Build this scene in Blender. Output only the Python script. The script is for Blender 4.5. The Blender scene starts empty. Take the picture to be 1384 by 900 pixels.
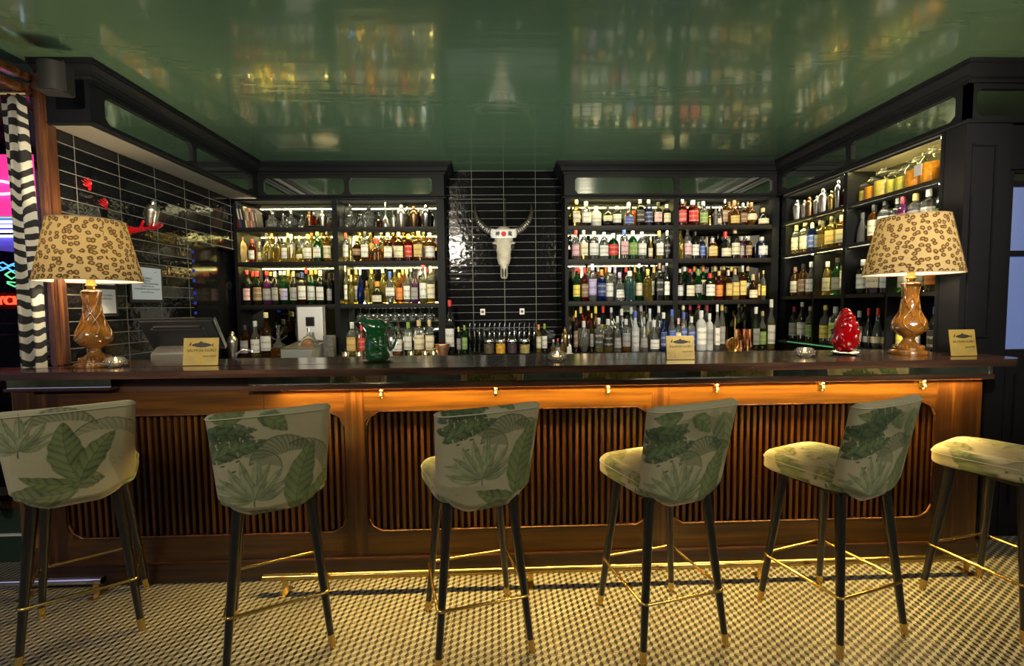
import bpy, bmesh, math, random
import numpy as np
from mathutils import Vector, Matrix
random.seed(7)
S = bpy.context.scene
COL = S.collection
PI = math.pi
R = math.radians

# ------------------------------------------------------------------ materials
def nmat(name):
    m = bpy.data.materials.new(name); m.use_nodes = True
    nt = m.node_tree; b = nt.nodes['Principled BSDF']
    return m, nt, b

def mat(name, col, rough=.5, metal=0., trans=0., ior=1.45, coat=0., emit=None, es=0., spec=.5, noise=0., nscale=30., bump=0.):
    m, nt, b = nmat(name)
    b.inputs['Base Color'].default_value = (*col, 1)
    b.inputs['Roughness'].default_value = rough
    b.inputs['Metallic'].default_value = metal
    b.inputs['Transmission Weight'].default_value = trans
    b.inputs['IOR'].default_value = ior
    b.inputs['Coat Weight'].default_value = coat
    b.inputs['Specular IOR Level'].default_value = spec
    if emit:
        b.inputs['Emission Color'].default_value = (*emit, 1)
        b.inputs['Emission Strength'].default_value = es
    if noise or bump:
        tc = nt.nodes.new('ShaderNodeTexCoord'); n = nt.nodes.new('ShaderNodeTexNoise')
        n.inputs['Scale'].default_value = nscale
        nt.links.new(tc.outputs['Object'], n.inputs['Vector'])
        if noise:
            r = nt.nodes.new('ShaderNodeValToRGB')
            r.color_ramp.elements[0].position = .3; r.color_ramp.elements[1].position = .7
            r.color_ramp.elements[0].color = (*[c*(1-noise) for c in col], 1)
            r.color_ramp.elements[1].color = (*[min(1, c*(1+noise)) for c in col], 1)
            nt.links.new(n.outputs['Fac'], r.inputs['Fac']); nt.links.new(r.outputs['Color'], b.inputs['Base Color'])
        if bump:
            bp = nt.nodes.new('ShaderNodeBump'); bp.inputs['Strength'].default_value = bump; bp.inputs['Distance'].default_value = .01
            nt.links.new(n.outputs['Fac'], bp.inputs['Height']); nt.links.new(bp.outputs['Normal'], b.inputs['Normal'])
    return m

def ramp(nt, fac, stops, interp='LINEAR'):
    r = nt.nodes.new('ShaderNodeValToRGB'); cr = r.color_ramp; cr.interpolation = interp
    while len(cr.elements) < len(stops): cr.elements.new(.5)
    for e, (p, c) in zip(cr.elements, stops): e.position = p; e.color = (*c, 1)
    nt.links.new(fac, r.inputs['Fac']); return r.outputs['Color']

def mth(nt, op, a, b=None, c=None):
    n = nt.nodes.new('ShaderNodeMath'); n.operation = op
    for i, v in enumerate((a, b, c)):
        if v is None: continue
        if isinstance(v, (int, float)): n.inputs[i].default_value = v
        else: nt.links.new(v, n.inputs[i])
    return n.outputs[0]

def objco(nt, scale=(1, 1, 1), rot=(0, 0, 0), loc=(0, 0, 0)):
    tc = nt.nodes.new('ShaderNodeTexCoord'); mp = nt.nodes.new('ShaderNodeMapping')
    mp.inputs['Scale'].default_value = scale; mp.inputs['Rotation'].default_value = rot; mp.inputs['Location'].default_value = loc
    nt.links.new(tc.outputs['Object'], mp.inputs['Vector']); return mp.outputs['Vector']

def wood(name, c1, c2, axis, rough=.35, coat=.3, streak=38.):
    m, nt, b = nmat(name)
    sc = [streak, streak, streak]; sc[axis] = 1.6
    n = nt.nodes.new('ShaderNodeTexNoise'); n.inputs['Scale'].default_value = 1; n.inputs['Detail'].default_value = 5
    nt.links.new(objco(nt, sc), n.inputs['Vector'])
    nt.links.new(ramp(nt, n.outputs['Fac'], [(.36, tuple(.55*c for c in c1)), (.5, c1), (.64, c2)]), b.inputs['Base Color'])
    b.inputs['Roughness'].default_value = rough; b.inputs['Coat Weight'].default_value = coat; b.inputs['Coat Roughness'].default_value = .15
    return m

def tile_mat(name, horiz, off_h, off_z):
    """glossy black stacked tiles 0.308 x 0.0755 with pale grout; horiz = 0 (x) or 1 (y)"""
    m, nt, b = nmat(name)
    tc = nt.nodes.new('ShaderNodeTexCoord'); sp = nt.nodes.new('ShaderNodeSeparateXYZ'); nt.links.new(tc.outputs['Object'], sp.inputs[0])
    u = mth(nt, 'DIVIDE', mth(nt, 'ADD', sp.outputs[horiz], off_h), .308)
    v = mth(nt, 'DIVIDE', mth(nt, 'ADD', sp.outputs[2], off_z), .0755)
    fu = mth(nt, 'ABSOLUTE', mth(nt, 'SUBTRACT', mth(nt, 'FRACT', u), .5))
    fv = mth(nt, 'ABSOLUTE', mth(nt, 'SUBTRACT', mth(nt, 'FRACT', v), .5))
    gu = mth(nt, 'GREATER_THAN', fu, .5-.0022/.308); gv = mth(nt, 'GREATER_THAN', fv, .5-.0022/.0755)
    g = mth(nt, 'MAXIMUM', gu, gv)
    nt.links.new(ramp(nt, g, [(.4, (.006, .006, .007)), (.6, (.2, .19, .17))]), b.inputs['Base Color'])
    nt.links.new(mth(nt, 'ADD', mth(nt, 'MULTIPLY', g, .55), .07), b.inputs['Roughness'])
    n = nt.nodes.new('ShaderNodeTexNoise'); n.inputs['Scale'].default_value = 22; n.inputs['Detail'].default_value = 3
    nt.links.new(tc.outputs['Object'], n.inputs['Vector'])
    wn = nt.nodes.new('ShaderNodeTexWhiteNoise'); cb = nt.nodes.new('ShaderNodeCombineXYZ')
    nt.links.new(mth(nt, 'FLOOR', u), cb.inputs[0]); nt.links.new(mth(nt, 'FLOOR', v), cb.inputs[1]); nt.links.new(cb.outputs[0], wn.inputs['Vector'])
    h = mth(nt, 'ADD', n.outputs['Fac'], mth(nt, 'MULTIPLY', mth(nt, 'MULTIPLY', fv, wn.outputs['Value']), .6))
    h = mth(nt, 'SUBTRACT', h, mth(nt, 'MULTIPLY', g, 1.2))
    bp = nt.nodes.new('ShaderNodeBump'); bp.inputs['Strength'].default_value = .5; bp.inputs['Distance'].default_value = .004
    nt.links.new(h, bp.inputs['Height']); nt.links.new(bp.outputs['Normal'], b.inputs['Normal'])
    return m

def floor_mat():
    """tumbling-block mosaic: three tones of rhombus, in tiles with seams"""
    m, nt, b = nmat('mosaic_floor')
    tc = nt.nodes.new('ShaderNodeTexCoord'); sp = nt.nodes.new('ShaderNodeSeparateXYZ'); nt.links.new(tc.outputs['Object'], sp.inputs[0])
    s = 1/.0165
    fl = []; 
    for k in range(3):
        a = R(90+120*k) + 0.0003
        p = mth(nt, 'ADD', mth(nt, 'MULTIPLY', sp.outputs[0], math.cos(a)*s), mth(nt, 'MULTIPLY', sp.outputs[1], math.sin(a)*s))
        fl.append(mth(nt, 'FLOOR', p))
    ssum = mth(nt, 'ADD', mth(nt, 'ADD', fl[0], fl[1]), fl[2])          # -1 or -2
    dn = mth(nt, 'LESS_THAN', ssum, -1.5)
    cls = mth(nt, 'FLOORED_MODULO', mth(nt, 'SUBTRACT', fl[0], fl[1]), 3)
    # upward cell: colour = cls ; downward cell: 2->0, 1->1, 0->2
    inv = mth(nt, 'SUBTRACT', 2, cls)
    mix = mth(nt, 'ADD', mth(nt, 'MULTIPLY', cls, mth(nt, 'SUBTRACT', 1, dn)), mth(nt, 'MULTIPLY', inv, dn))
    f = mth(nt, 'DIVIDE', mth(nt, 'ADD', mix, .5), 3)
    col = ramp(nt, f, [(0, (.012, .009, .006)), (.334, (.20, .185, .14)), (.667, (.40, .375, .30))], 'CONSTANT')
    # seams every 0.2 m
    fx = mth(nt, 'ABSOLUTE', mth(nt, 'SUBTRACT', mth(nt, 'FRACT', mth(nt, 'DIVIDE', sp.outputs[0], .2217)), .5))
    fy = mth(nt, 'ABSOLUTE', mth(nt, 'SUBTRACT', mth(nt, 'FRACT', mth(nt, 'DIVIDE', sp.outputs[1], .2217)), .5))
    seam = mth(nt, 'GREATER_THAN', mth(nt, 'MAXIMUM', fx, fy), .493)
    mx = nt.nodes.new('ShaderNodeMix'); mx.data_type = 'RGBA'
    nt.links.new(seam, mx.inputs[0]); nt.links.new(col, mx.inputs[6]); mx.inputs[7].default_value = (.16, .12, .07, 1)
    n = nt.nodes.new('ShaderNodeTexNoise'); n.inputs['Scale'].default_value = 5; n.inputs['Detail'].default_value = 6
    nt.links.new(tc.outputs['Object'], n.inputs['Vector'])
    mx2 = nt.nodes.new('ShaderNodeMix'); mx2.data_type = 'RGBA'; mx2.blend_type = 'MULTIPLY'; mx2.inputs[0].default_value = .45
    nt.links.new(mx.outputs[2], mx2.inputs[6]); nt.links.new(ramp(nt, n.outputs['Fac'], [(.35, (.6, .58, .52)), (.65, (1, 1, 1))]), mx2.inputs[7])
    nt.links.new(mx2.outputs[2], b.inputs['Base Color'])
    b.inputs['Roughness'].default_value = .42
    return m

def ceiling_mat():
    m, nt, b = nmat('glossy_green_ceiling')
    n = nt.nodes.new('ShaderNodeTexNoise'); n.inputs['Scale'].default_value = 1; n.inputs['Detail'].default_value = 2
    nt.links.new(objco(nt, (1.5, 9, 1)), n.inputs['Vector'])
    b.inputs['Base Color'].default_value = (.072, .122, .072, 1)
    b.inputs['Roughness'].default_value = .16
    b.inputs['Specular IOR Level'].default_value = .62
    b.inputs['Coat Weight'].default_value = .5; b.inputs['Coat Roughness'].default_value = .06
    bp = nt.nodes.new('ShaderNodeBump'); bp.inputs['Strength'].default_value = .35; bp.inputs['Distance'].default_value = .01
    nt.links.new(n.outputs['Fac'], bp.inputs['Height']); nt.links.new(bp.outputs['Normal'], b.inputs['Normal'])
    return m

def leopard_mat():
    m = bpy.data.materials.new('leopard_shade'); m.use_nodes = True; nt = m.node_tree
    nt.nodes.remove(nt.nodes['Principled BSDF']); out = nt.nodes['Material Output']
    tc = nt.nodes.new('ShaderNodeTexCoord'); sp = nt.nodes.new('ShaderNodeSeparateXYZ'); nt.links.new(tc.outputs['Object'], sp.inputs[0])
    cb = nt.nodes.new('ShaderNodeCombineXYZ')
    nt.links.new(mth(nt, 'MULTIPLY', mth(nt, 'ARCTAN2', sp.outputs[1], sp.outputs[0]), .19), cb.inputs[0]); nt.links.new(sp.outputs[2], cb.inputs[1])
    nz = nt.nodes.new('ShaderNodeTexNoise'); nz.inputs['Scale'].default_value = 55; nz.inputs['Detail'].default_value = 2
    nt.links.new(cb.outputs[0], nz.inputs['Vector'])
    ad = nt.nodes.new('ShaderNodeMix'); ad.data_type = 'RGBA'; ad.blend_type = 'LINEAR_LIGHT'; ad.inputs[0].default_value = .009
    nt.links.new(cb.outputs[0], ad.inputs[6]); nt.links.new(nz.outputs['Color'], ad.inputs[7])
    v = nt.nodes.new('ShaderNodeTexVoronoi'); v.voronoi_dimensions = '2D'; v.inputs['Scale'].default_value = 31; v.inputs['Randomness'].default_value = .75
    nt.links.new(ad.outputs[2], v.inputs['Vector'])
    c = ramp(nt, v.outputs['Distance'], [(0, (.20, .135, .06)), (.13, (.20, .135, .06)), (.18, (.06, .035, .014)), (.33, (.06, .035, .014)), (.40, (.31, .235, .115))])
    df = nt.nodes.new('ShaderNodeBsdfDiffuse'); tr = nt.nodes.new('ShaderNodeBsdfTranslucent'); mx = nt.nodes.new('ShaderNodeMixShader')
    nt.links.new(c, df.inputs['Color']); nt.links.new(c, tr.inputs['Color']); mx.inputs[0].default_value = .24
    nt.links.new(df.outputs[0], mx.inputs[1]); nt.links.new(tr.outputs[0], mx.inputs[2]); nt.links.new(mx.outputs[0], out.inputs['Surface'])
    return m

def zebra_mat():
    m, nt, b = nmat('zebra_cloth')
    w = nt.nodes.new('ShaderNodeTexWave'); w.wave_type = 'BANDS'; w.bands_direction = 'Z'
    w.inputs['Scale'].default_value = 4.4; w.inputs['Distortion'].default_value = 6.5; w.inputs['Detail'].default_value = .6; w.inputs['Detail Scale'].default_value = .9
    nt.links.new(objco(nt, (3.2, 3.2, 1)), w.inputs['Vector'])
    nt.links.new(ramp(nt, w.outputs['Fac'], [(.47, (.012, .012, .012)), (.53, (.60, .58, .50))]), b.inputs['Base Color'])
    b.inputs['Roughness'].default_value = .8
    return m

M = {}
M['black_wood'] = mat('black_lacquered_wood', (.007, .0075, .009), .46, coat=.0, spec=.16)
M['blackpanel'] = mat('black_painted_panelling', (.007, .007, .009), .48, spec=.18)
M['shelfwood'] = mat('dark_shelf_board', (.016, .014, .012), .45, spec=.2)
M['soffit'] = mat('grey_soffit_board', (.16, .145, .12), .6)
M['mirror'] = mat('mirror', (.80, .86, .80), .02, 1.)
M['mirror_dim'] = mat('smoked_shelf_mirror', (.42, .43, .38), .05, 1.)
M['chrome'] = mat('chrome', (.75, .75, .73), .18, 1.)
M['silver'] = mat('silver', (.66, .62, .55), .28, 1., bump=.2, nscale=60)
M['brass'] = mat('brass', (.80, .56, .18), .25, 1.)
M['copper'] = mat('copper', (.80, .38, .18), .22, 1.)
M['steel'] = mat('brushed_steel', (.62, .62, .60), .3, 1., bump=.4, nscale=180)
M['wood_h'] = wood('mahogany_horizontal', (.070, .025, .0017), (.105, .039, .0027), 0)
M['wood_v'] = wood('mahogany_vertical', (.045, .014, .0014), (.100, .036, .0028), 2)
M['slat'] = wood('mahogany_slats', (.075, .024, .003), (.125, .043, .005), 2)
M['slatback'] = mat('dark_slat_backing', (.045, .018, .008), .6)
M['plinth'] = wood('dark_mahogany_plinth', (.035, .011, .005), (.05, .016, .006), 0)
M['top'] = wood('dark_counter_wood', (.045, .022, .015), (.075, .036, .022), 0, rough=.22, coat=.8, streak=22)
M['post'] = wood('reddish_post_wood', (.07, .024, .009), (.17, .062, .018), 2)
M['leg'] = mat('black_leg_lacquer', (.010, .009, .009), .28, coat=.5)
M['floor'] = floor_mat()
M['ceiling'] = ceiling_mat()
M['tile_b'] = tile_mat('black_tile_back', 0, .232, .02)
M['tile_l'] = tile_mat('black_tile_left', 1, .02, .02)
M['leopard'] = leopard_mat()
M['shade_in'] = mat('white_lining', (.9, .86, .76), .7)
M['zebra'] = zebra_mat()
M['green_wall'] = mat('dark_green_wall', (.02, .045, .03), .5)
M['rear_wall'] = mat('rear_room_wall', (.10, .11, .08), .6, noise=.5, nscale=3)
M['amberglaze'] = mat('amber_glaze', (.155, .062, .009), .14, coat=1., noise=.45, nscale=16, bump=.5)
M['gold'] = mat('gold_card', (.33, .235, .055), .4, .2, noise=.12, nscale=20)
M['ink'] = mat('black_ink', (.02, .018, .012), .6)
M['inkgrey'] = mat('grey_ink', (.2, .2, .22), .6)
M['paper'] = mat('white_paper', (.78, .80, .88), .6)
def thin_glass(name):
    m = bpy.data.materials.new(name); m.use_nodes = True; nt = m.node_tree; nt.nodes.remove(nt.nodes['Principled BSDF'])
    t = nt.nodes.new('ShaderNodeBsdfTransparent'); t.inputs[0].default_value = (.95, .96, .94, 1); g = nt.nodes.new('ShaderNodeBsdfGlossy'); g.inputs['Roughness'].default_value = .03
    f = nt.nodes.new('ShaderNodeFresnel'); f.inputs['IOR'].default_value = 1.45; mx = nt.nodes.new('ShaderNodeMixShader')
    gm = nt.nodes.new('ShaderNodeNewGeometry'); fac = mth(nt, 'MULTIPLY', f.outputs[0], mth(nt, 'SUBTRACT', 1, gm.outputs['Backfacing']))
    nt.links.new(fac, mx.inputs[0]); nt.links.new(t.outputs[0], mx.inputs[1]); nt.links.new(g.outputs[0], mx.inputs[2]); nt.links.new(mx.outputs[0], nt.nodes['Material Output'].inputs['Surface'])
    return m
M['glassclear'] = thin_glass('thin_clear_glass')
M['white'] = mat('white_plastic', (.75, .73, .68), .4)
M['bone'] = mat('bone', (.46, .42, .32), .55, noise=.2, nscale=14, bump=.3)
M['horn'] = mat('horn', (.055, .045, .033), .32, noise=.5, nscale=25, bump=.8)
M['redgloss'] = mat('glossy_red', (.55, .005, .012), .15, coat=1.)
M['redglass'] = mat('red_glass', (.20, .0005, .002), .04, trans=.25, ior=1.4, coat=1.)
M['jug'] = mat('green_glazed_jug', (.003, .035, .008), .07, coat=1., bump=.5, nscale=40)
M['plasticblack'] = mat('black_plastic', (.02, .02, .022), .35)
M['plasticgrey'] = mat('grey_plastic', (.075, .073, .068), .4)
M['speaker'] = mat('grey_speaker', (.018, .0175, .016), .55, spec=.25)
M['flame'] = mat('candle_flame', (1, .6, .2), .5, emit=(1, .62, .25), es=55)
M['led_warm'] = mat('warm_led', (1, .8, .4), .5, emit=(1., .84, .28), es=130)
M['led_cool'] = mat('soft_led', (1, .9, .7), .5, emit=(1., .90, .55), es=48)
M['led_amber'] = mat('amber_led', (1, .6, .1), .5, emit=(1., .68, .20), es=410)
M['led_green'] = mat('green_lit_edge', (.2, .8, .4), .4, emit=(.12, .55, .24), es=.15)
M['flag_red'] = mat('red_disc', (.6, .03, .03), .6)
M['cloth_white'] = mat('white_cloth', (.82, .8, .78), .8)
M['bulb'] = mat('frosted_bulb', (1, .95, .85), .5, emit=(1, .80, .50), es=30)
M['doorglass'] = mat('textured_door_glass', (.55, .65, .85), .25, trans=.8, ior=1.1, bump=.3, nscale=30)
M['daylight'] = mat('blue_daylight', (.1, .2, .5), .9, emit=(.16, .28, .72), es=.5)
M['ledge'] = mat('ledge', (.5, .5, .5), .5)

# ------------------------------------------------------------------ mesh helpers
def link(o, parent=None):
    COL.objects.link(o)
    if parent is not None: o.parent = parent
    return o

def mobj(name, bm, m, parent=None, loc=None, smooth=None):
    me = bpy.data.meshes.new(name); bmesh.ops.recalc_face_normals(bm, faces=bm.faces); bm.to_mesh(me); bm.free()
    if smooth:
        for p in me.polygons: p.use_smooth = True
        if smooth != 'all':
            try: me.set_sharp_from_angle(angle=R(smooth))
            except Exception: pass
    for mm in (m if isinstance(m, (list, tuple)) else [m]): me.materials.append(mm)
    o = bpy.data.objects.new(name, me); link(o, parent)
    if loc: o.location = loc
    return o

def tag(o, label=None, cat=None, group=None, kind=None):
    if label: o['label'] = label
    if cat: o['category'] = cat
    if group: o['group'] = group
    if kind: o['kind'] = kind
    return o

def empty(name, loc, rz=0, label=None, cat=None, group=None):
    o = bpy.data.objects.new(name, None); o.empty_display_size = .05; link(o); o.location = loc; o.rotation_euler = (0, 0, rz)
    return tag(o, label, cat, group)

def box(bm, x0, x1, y0, y1, z0, z1, bev=0.):
    r = bmesh.ops.create_cube(bm, size=1)
    for v in r['verts']:
        v.co = Vector((x0+(v.co.x+.5)*(x1-x0), y0+(v.co.y+.5)*(y1-y0), z0+(v.co.z+.5)*(z1-z0)))
    if bev:
        es = list({e for v in r['verts'] for e in v.link_edges})
        bmesh.ops.bevel(bm, geom=es, offset=bev, segments=2, affect='EDGES')
    return bm

def B(*a, **k):
    return box(bmesh.new(), *a, **k)

def prism(bm, pts, a0, a1, axis):
    """extrude the closed 2D polygon pts along axis (0,1,2) from a0 to a1"""
    def P(p, a):
        if axis == 0: return (a, p[0], p[1])
        if axis == 1: return (p[0], a, p[1])
        return (p[0], p[1], a)
    lo = [bm.verts.new(P(p, a0)) for p in pts]; hi = [bm.verts.new(P(p, a1)) for p in pts]
    n = len(pts)
    for i in range(n): bm.faces.new((lo[i], lo[(i+1) % n], hi[(i+1) % n], hi[i]))
    bm.faces.new(lo); bm.faces.new(hi)
    return bm

def tube(bm, pts, rad, seg=10, cap=True):
    pts = [Vector(p) for p in pts]; n = len(pts)
    rr = rad if isinstance(rad, (list, tuple)) else [rad]*n
    rings = []; up = None
    for i, p in enumerate(pts):
        d = (pts[min(i+1, n-1)]-pts[max(i-1, 0)]).normalized()
        if up is None:
            up = Vector((0, 0, 1)) if abs(d.z) < .9 else Vector((1, 0, 0))
        a = d.cross(up)
        if a.length < 1e-5: a = d.orthogonal()
        a.normalize(); b = d.cross(a).normalized(); up = -b if False else up
        rings.append([bm.verts.new(p+(a*math.cos(2*PI*k/seg)+b*math.sin(2*PI*k/seg))*rr[i]) for k in range(seg)])
    for i in range(n-1):
        for k in range(seg):
            bm.faces.new((rings[i][k], rings[i][(k+1) % seg], rings[i+1][(k+1) % seg], rings[i+1][k]))
    if cap:
        bm.faces.new(rings[0]); bm.faces.new(rings[-1])
    return bm

def lathe(bm, prof, seg=20, sq=0., c=(0, 0, 0), a0=0., a1=2*PI, sy=1.):
    """prof [(r,z)]; sq>0 squares the plan"""
    full = abs(a1-a0-2*PI) < 1e-6; rings = []
    cnt = seg if full else seg+1
    for (r, z) in prof:
        ring = []
        for k in range(cnt):
            a = a0+(a1-a0)*k/seg; ca, sa = math.cos(a), math.sin(a)
            f = 1.
            if sq > 0: f = 1/((abs(ca)**(2+sq*8)+abs(sa)**(2+sq*8))**(1/(2+sq*8)))
            ring.append(bm.verts.new((c[0]+r*f*ca, c[1]+r*f*sa*sy, c[2]+z)))
        rings.append(ring)
    for i in range(len(rings)-1):
        for k in range(seg if not full else cnt):
            k2 = (k+1) % cnt if full else k+1
            if not full and k2 >= cnt: continue
            bm.faces.new((rings[i][k], rings[i][k2], rings[i+1][k2], rings[i+1][k]))
    if full:
        if prof[0][0] > 1e-5: bm.faces.new(rings[0])
        if prof[-1][0] > 1e-5: bm.faces.new(rings[-1])
    return bm

def sphere(bm, c, rx, ry=None, rz=None, u=14, v=9):
    ry = ry or rx; rz = rz or rx
    r = bmesh.ops.create_uvsphere(bm, u_segments=u, v_segments=v, radius=1)
    for w in r['verts']: w.co = Vector((c[0]+w.co.x*rx, c[1]+w.co.y*ry, c[2]+w.co.z*rz))
    return bm

def text(body, size, loc, rot, m, parent, name='lettering', sx=1., align='CENTER', ext=.0004):
    cu = bpy.data.curves.new('txt', 'FONT'); cu.body = body; cu.size = size; cu.align_x = align; cu.align_y = 'CENTER'; cu.extrude = ext
    o = bpy.data.objects.new('txt', cu); COL.objects.link(o)
    dg = bpy.context.evaluated_depsgraph_get(); dg.update()
    me = bpy.data.meshes.new_from_object(o.evaluated_get(dg)); bpy.data.objects.remove(o); bpy.data.curves.remove(cu)
    me.materials.clear(); me.materials.append(m)
    t = bpy.data.objects.new(name, me); link(t, parent); t.location = loc; t.rotation_euler = rot; t.scale = (sx, 1, 1)
    return t

# ------------------------------------------------------------------ camera
cam = bpy.data.cameras.new('camera'); co = bpy.data.objects.new('camera', cam); COL.objects.link(co)
F, PT, YW, RL = 625.36, .05843, .03143, .01108
cam.sensor_fit = 'HORIZONTAL'; cam.sensor_width = 36; cam.lens = 36*F/1384; cam.clip_start = .05
fwd0 = Vector((math.sin(YW), math.cos(YW), 0)); right = Vector((math.cos(YW), -math.sin(YW), 0)); up = Vector((0, 0, 1))
fwd = fwd0*math.cos(PT)-up*math.sin(PT); dn = -(up*math.cos(PT)+fwd0*math.sin(PT))
rx = right*math.cos(RL)+dn*math.sin(RL); dy = -right*math.sin(RL)+dn*math.cos(RL)
mw = Matrix.Identity(4)
for i in range(3):
    mw[i][0] = rx[i]; mw[i][1] = -dy[i]; mw[i][2] = -fwd[i]
mw[2][3] = 1.4
co.matrix_world = mw; S.camera = co

# ------------------------------------------------------------------ room shell
CH = 2.7
XL, XR = -2.38, 2.62
def struct(name, bm, m, parent=None, smooth=None):
    o = mobj(name, bm, m, parent, smooth=smooth)
    if parent is None: o['kind'] = 'structure'
    return o
struct('floor', B(-5, 4.6, -4.2, 4.75, -.05, 0), M['floor'])
struct('ceiling', B(-5, 4.6, -4.2, 4.75, CH, CH+.05), M['ceiling'])
struct('wall_back', B(-2.5, 3.0, 4.54, 4.66, 0, CH), M['tile_b'])
# tiled left wall with a dark doorway near its far end
w = bmesh.new()
box(w, XL-.12, XL, 2.64, 3.72, 0, CH); box(w, XL-.12, XL, 3.72, 4.54, 1.93, CH)
struct('wall_left', w, M['tile_l'])
w = bmesh.new(); box(w, XL-.9, XL-.85, 3.6, 4.66, 0, 2.0); box(w, XL-.85, XL-.12, 3.66, 3.70, 0, 2.0); box(w, XL-.85, XL-.12, 3.7, 4.54, 1.95, 2.0)
struct('wall_passage', w, M['blackpanel'])
struct('wall_rear', B(-5, 4.6, -4.3, -4.2, 0, CH), M['rear_wall'])
struct('wall_side_left', B(-5.1, -5, -4.2, 4.7, 0, CH), M['rear_wall'])
struct('wall_side_right', B(4.6, 4.7, -4.2, 4.7, 0, CH), M['rear_wall'])

# cornice + frieze. profile (outward, z)
CP = [(0, 2.6), (.012, 2.6), (.012, 2.618), (.03, 2.626), (.03, 2.636), (.042, 2.655), (.062, 2.672), (.062, 2.68), (.075, 2.68), (.075, 2.7), (0, 2.7)]
def sweep(bm, path, prof, closed=False):
    """path: list of (x,y); prof out = left normal of travel"""
    n = len(path); rings = []
    for i, p in enumerate(path):
        p = Vector(p); d0 = (p-Vector(path[i-1])).normalized() if i > 0 else None
        d1 = (Vector(path[i+1])-p).normalized() if i < n-1 else None
        n0 = Vector((-d0.y, d0.x)) if d0 else None; n1 = Vector((-d1.y, d1.x)) if d1 else None
        if n0 is None: nn = n1
        elif n1 is None: nn = n0
        else:
            nn = (n0+n1); nn = nn/ (nn.dot(n0))
        rings.append([bm.verts.new((p.x+nn.x*o, p.y+nn.y*o, z)) for o, z in prof])
    m = len(prof)
    for i in range(n-1):
        for k in range(m):
            bm.faces.new((rings[i][k], rings[i][(k+1) % m], rings[i+1][(k+1) % m], rings[i+1][k]))
    bm.faces.new(rings[0]); bm.faces.new(rings[-1]); return bm
FL, FB, FR = -2.14, 4.30, 2.62     # frieze planes
# travelling so that the left normal points into the room
struct('trim_1', sweep(bmesh.new(), [(-.47, 4.54), (-.47, FB), (FL, FB), (FL, 2.60), (XL-.02, 2.60)], CP), M['black_wood'])
struct('trim_2', sweep(bmesh.new(), [(4.5, 2.55), (FR, 2.55), (FR, FB), (.63, FB), (.63, 4.54)], CP), M['black_wood'])
# bottom bead below the frieze
BP = [(0, 2.385), (.012, 2.385), (.018, 2.395), (.012, 2.405), (0, 2.405)]
struct('trim_3', sweep(bmesh.new(), [(-.47, 4.53), (-.47, FB), (FL+.0, FB), (FL, 2.60), (XL, 2.60)], BP), M['black_wood'])
struct('trim_4', sweep(bmesh.new(), [(4.5, 2.55), (FR, 2.55), (FR, FB), (.63, FB), (.63, 4.53)], BP), M['black_wood'])

def oct_frieze(name, a0, a1, fixed, axis, panels, z0=2.39, z1=2.6, pz0=2.425, pz1=2.575, depth=.03, sgn=1, ch=.028):
    """black frieze board with octagonal mirror panels; axis 0: runs along x at y=fixed facing -y; axis 1: runs along y at x=fixed facing sgn*x"""
    bm = bmesh.new(); mir = []
    def P(u, z, d):
        return (u, fixed+d, z) if axis == 0 else (fixed-sgn*d, u, z)
    def quad(pts, d0, d1):
        lo = [bm.verts.new(P(u, z, d0)) for u, z in pts]; hi = [bm.verts.new(P(u, z, d1)) for u, z in pts]
        k = len(pts)
        for i in range(k): bm.faces.new((lo[i], lo[(i+1) % k], hi[(i+1) % k], hi[i]))
        bm.faces.new(lo); bm.faces.new(hi)
    quad([(a0, z0), (a1, z0), (a1, pz0), (a0, pz0)], 0, depth); quad([(a0, pz1), (a1, pz1), (a1, z1), (a0, z1)], 0, depth)
    ed = [a0]+[e for p in panels for e in p]+[a1]
    for i in range(0, len(ed), 2):
        l, r = ed[i], ed[i+1]
        lc = ch if i > 0 else 0; rc = ch if i < len(ed)-2 else 0
        quad([(l-lc, pz0), (r+rc, pz0), (r, pz0+ch), (r, pz1-ch), (r+rc, pz1), (l-lc, pz1), (l, pz1-ch), (l, pz0+ch)], 0, depth)
    fo = struct(name, bm, M['black_wood'])
    for (l, r) in panels:
        q = bmesh.new()
        lo = [q.verts.new(P(u, z, depth*.55)) for u, z in ((l-.002, pz0-.002), (r+.002, pz0-.002), (r+.002, pz1+.002), (l-.002, pz1+.002))]
        hi = [q.verts.new(P(u, z, depth*.98)) for u, z in ((l-.002, pz0-.002), (r+.002, pz0-.002), (r+.002, pz1+.002), (l-.002, pz1+.002))]
        for i in range(4): q.faces.new((lo[i], lo[(i+1) % 4], hi[(i+1) % 4], hi[i]))
        q.faces.new(lo); q.faces.new(hi)
        mobj('mirror_panel', q, M['mirror'], fo)
    return fo
oct_frieze('trim_5', FL, -.47, FB, 0, [(-2.09, -1.37), (-1.33, -.58)])
oct_frieze('trim_6', .63, FR, FB, 0, [(.73, 1.66), (1.70, 2.58)])
oct_frieze('trim_7', 2.60, FB, FL, 1, [(2.68, 3.42), (3.46, 4.22)], sgn=1)
oct_frieze('trim_8', 2.55, FB, FR, 1, [(2.62, 3.40), (3.45, 4.22)], sgn=-1)
# bulkheads behind the friezes and the left soffit
struct('trim_9', B(XL, FL-.03, 2.60, FB+.03, 2.39, CH), [M['soffit']])
struct('trim_10', B(XL, -.47, FB+.03, 4.54, 2.40, CH), M['black_wood'])
struct('trim_11', B(.63, 2.9, FB+.03, 4.54, 2.40, CH), M['black_wood'])
struct('trim_12', B(FR+.03, 2.9, 2.58, FB+.03, 2.40, CH), M['black_wood'])
struct('trim_13', B(XL-.02, FL, 2.585, 2.60, 2.392, CH-.0), M['black_wood'])

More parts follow.
